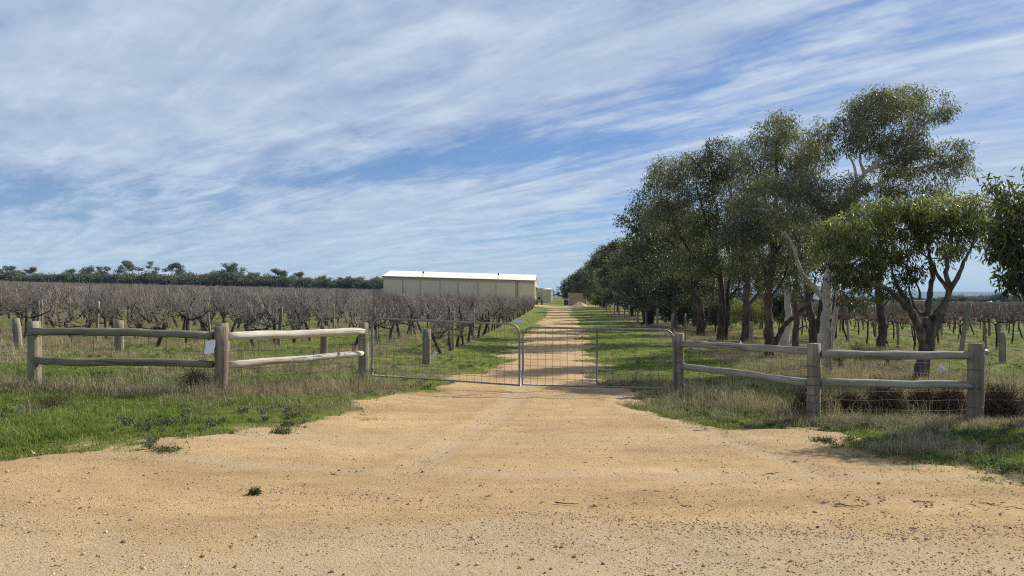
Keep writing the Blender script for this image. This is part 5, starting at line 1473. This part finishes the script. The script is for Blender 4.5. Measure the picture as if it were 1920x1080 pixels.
def field(name, n, y0, y1, pw, xl, xr, keep, protos, smin, smax, label, zs=1.0):
    x, y = sample(n, y0, y1, pw, xl, xr)
    k = keep(x, y); x, y = x[k], y[k]
    m = len(x); nz = (fbm(x / 1.3, y / 1.3, 4, 2) - .5) * .09 * (1 - sstep(30, 60, np.hypot(x, y)))
    z = height(x, y) + nz * (1 - sstep(-.4, .5, dirt_sd(x, y)))
    s = rng.uniform(smin, smax, m) * (1 + np.clip((y - 14) / 26, 0, 1.8))
    s3 = np.stack([s, s, s / (1 + np.clip((y - 14) / 30, 0, 1.2)) * zs], -1)
    r = np.stack([rng.normal(0, .1, m), rng.normal(0, .1, m), rng.uniform(0, 6.28, m)], -1)
    print(name, m)
    scatter(name, np.stack([x, y, z], -1), r, s3, rng.integers(0, len(protos), m), protos, label)
TG = [tuft(i, 16, .055, .035, .0045, G_GREEN, .9) for i in range(6)]
TGL = [tuft(i + 10, 14, .11, .04, .0055, G_GREEN, .8) for i in range(5)]
TD = [tuft(i + 20, 12, .13, .04, .0036, G_DRY, .9) for i in range(5)]
TDL = [tuft(i + 30, 14, .26, .06, .0040, G_DRY, .7) for i in range(5)]
lush = lambda x, y: sstep(.42, .6, fbm(x / 2.0 + 7, y / 1.2, 3, 77))
verge = lambda x, y: (x < -3) & (y < 11.2)
def kg(x, y):
    dv = dirt_val(x, y); p = np.clip(1.0 - dry_val(x, y) * 1.15, .04, 1) * np.where(dv > -.15, .25, 1) * (.35 + .65 * lush(x, y))
    return (dv < .12) & (rng.random(len(x)) < p) | ((dv >= .12) & (dv < .6) & (rng.random(len(x)) < .05 * sstep(.5, .62, fbm(x / .6, y / .5, 3, 97))))
field('green_grass', 155000, 6.2, 75, 1.9, -.95, .95, kg, TG, .7, 1.5, 'short green winter grass over the verges and paddock')
def kl(x, y):
    dv = dirt_val(x, y); p = np.where(verge(x, y), .95, np.where(y < 10.5, .04, .16)) * lush(x + 3, y) * (1 - dry_val(x, y) * .8)
    return (dv < -.35) & (rng.random(len(x)) < p)
field('long_green_grass', 76000, 6.5, 45, 2.1, -.95, .95, kl, TGL, .6, 1.25, 'longer lush green grass on the left verge')
def kd(x, y):
    dv = dirt_val(x, y); return (dv < -.05) & (rng.random(len(x)) < np.clip(dry_val(x, y) * 1.5 - .25, 0.01, 1))
field('dry_grass', 90000, 7.5, 70, 1.8, -.95, .95, kd, TD, .6, 1.4, 'straw coloured dry grass under the trees and fences')
def kt(x, y):
    dv = dirt_val(x, y); return (dv < -.3) & (y > 10.4) & (rng.random(len(x)) < np.clip(dry_val(x, y) * 2.0 - .95, 0, 1) * .75)
field('tall_dry_grass', 40000, 9.8, 60, 1.8, -.72, .74, kt, TDL, .45, 1.5, 'taller dead grass standing along the fences')
# broad leaf weeds and litter mixed in the verges
TW = []
for i in range(5):
    rs = np.random.default_rng(400 + i); C = np.stack([rs.normal(0, .03, 26), rs.normal(0, .03, 26), rs.uniform(.005, .05, 26)], -1)
    V, T, tn = leaf_arrays(C, rs, 3, .01, .035, .014, rs.uniform(.2, .9, 26), -.3); V[:, 2] = np.abs(V[:, 2]); TW.append(fast_mesh('weedlet', V, T, G_WEED, False, {'tint': tn}))
def kw_(x, y):
    dv = dirt_val(x, y); return (dv < .25) & (rng.random(len(x)) < np.where(dv > -.1, .14, .5) * sstep(.45, .62, fbm(x / .9, y / .9, 3, 91)))
field('ground_weeds', 6000, 6.0, 26, 2.0, -.72, .74, kw_, TW, .5, 1.2, 'small leafy weeds creeping through the verges')
pts_, id_ = [], []
for lo, hi, dd in ((-1500, -40, 348), (2060, 3300, 440)):
    p_ = lo
    while p_ < hi:
        x, y = pt(p_, dd + rng.uniform(-8, 8)); pts_.append((x, y, H(x, y) - .2)); p_ += rng.uniform(8, 15)
wood_ = []
for t_, c_ in (FP['dome'][:3] + FP['gum'][:2]):
    wood_.append(c_)
n_ = len(pts_)
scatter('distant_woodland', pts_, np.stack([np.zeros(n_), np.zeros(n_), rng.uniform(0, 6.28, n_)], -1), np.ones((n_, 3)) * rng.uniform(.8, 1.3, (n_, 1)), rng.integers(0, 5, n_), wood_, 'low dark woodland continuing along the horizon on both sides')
# ------------------------------------------------------------------ stones
def pebble(seed):
    rs = np.random.default_rng(seed); import bmesh
    bm = bmesh.new(); bmesh.ops.create_icosphere(bm, subdivisions=1, radius=1.0)
    for v in bm.verts: v.co = Vector((v.co.x * rs.uniform(.8, 1.2), v.co.y * rs.uniform(.7, 1.1), v.co.z * rs.uniform(.5, .8)))
    me = bpy.data.meshes.new('pebble'); bm.to_mesh(me); bm.free(); return me
PM, a = new_mat('pebble_stone')
a.out(a.bsdf(a.ramp(a.rnd(), [(0, (.14, .095, .065)), (.10, (.28, .19, .11)), (.3, (.42, .30, .17)), (.75, (.52, .385, .23)), (.93, (.60, .49, .34)), (1, (.66, .58, .46))]), .9, 0, None, .15))
PB = [pebble(i) for i in range(7)]
for m_ in PB: m_.materials.append(PM)
def stones(name, n, y0, y1, pw, xl, xr, keep, slo, shi, p, label):
    x, y = sample(n, y0, y1, pw, xl, xr); k = keep(x, y); x, y = x[k], y[k]; m = len(x)
    s = slo + (shi - slo) * rng.random(m) ** p
    rel = np.where((y > 3.6) & (y < 15.2), (fbm(x / .55, y / .4, 4, 41) * .022 + fbm(x / .13, y / .13, 3, 42) * .014), 0)
    rut = np.where((y > 3.6) & (y < 15.2), -.012 * np.exp(-((y - 5.9 - .05 * x + .3 * np.sin(x * .4)) / .35) ** 2) + .016 * np.exp(-((y - 5.3 - .03 * x) / .22) ** 2), 0)
    z = height(x, y) + .004 + rel + rut + s * .15
    print(name, m)
    scatter(name, np.stack([x, y, z], -1), rng.uniform(0, 6.28, (m, 3)) * np.array([.1, .1, 1]), np.stack([s, s, s], -1), rng.integers(0, 7, m), PB, label)
stones('gravel', 60000, 3.9, 15, 1.9, -.72, .72, lambda x, y: (dirt_val(x, y) > -.15) & (rng.random(len(x)) < .15 + .85 * sstep(.4, .6, fbm(x / 1.1, y / .5, 3, 55))), .0018, .0085, 3.2, 'loose sandy pebbles over the drive')
band = lambda x, y: np.exp(-((y - (5.75 + .0 * x) + .16 * x + .25 * np.sin(x * .9)) / .13) ** 2) * np.where(x < -2.2, .25, 1) + .4 * np.exp(-((y - 5.9 - .03 * x) / .08) ** 2) * (x < 0)
stones('gravel_windrow', 90000, 4.0, 8, 1.5, -.72, .72, lambda x, y: rng.random(len(x)) < band(x, y) * .62, .003, .0095, 2.2, 'line of coarser grey stones left by tyres across the drive')
stones('larger_stones', 800, 4.0, 13, 1.7, -.72, .72, lambda x, y: dirt_val(x, y) > -.3, .008, .020, 3.0, 'scattered larger stones on the drive')
# fallen leaves and twigs
LM = []
for i in range(4):
    rs = np.random.default_rng(600 + i); V, T, tn = leaf_arrays(np.array([[0, 0, .006]]), rs, 3, .03, .07, .016, np.array([.5]), 0); V[:, 2] = np.abs(V[:, 2]) * .3 + .004; LM.append(fast_mesh('litter', V, T, G_BROWN, False, {'tint': tn}))
field('leaf_litter', 16000, 5.0, 24, 1.9, -.7, .72, lambda x, y: rng.random(len(x)) < np.where(x > 1.8, .85, .10) * np.where(dirt_val(x, y) > .3, .25, 1), LM, .6, 1.4, 'brown fallen leaves and bark scraps')
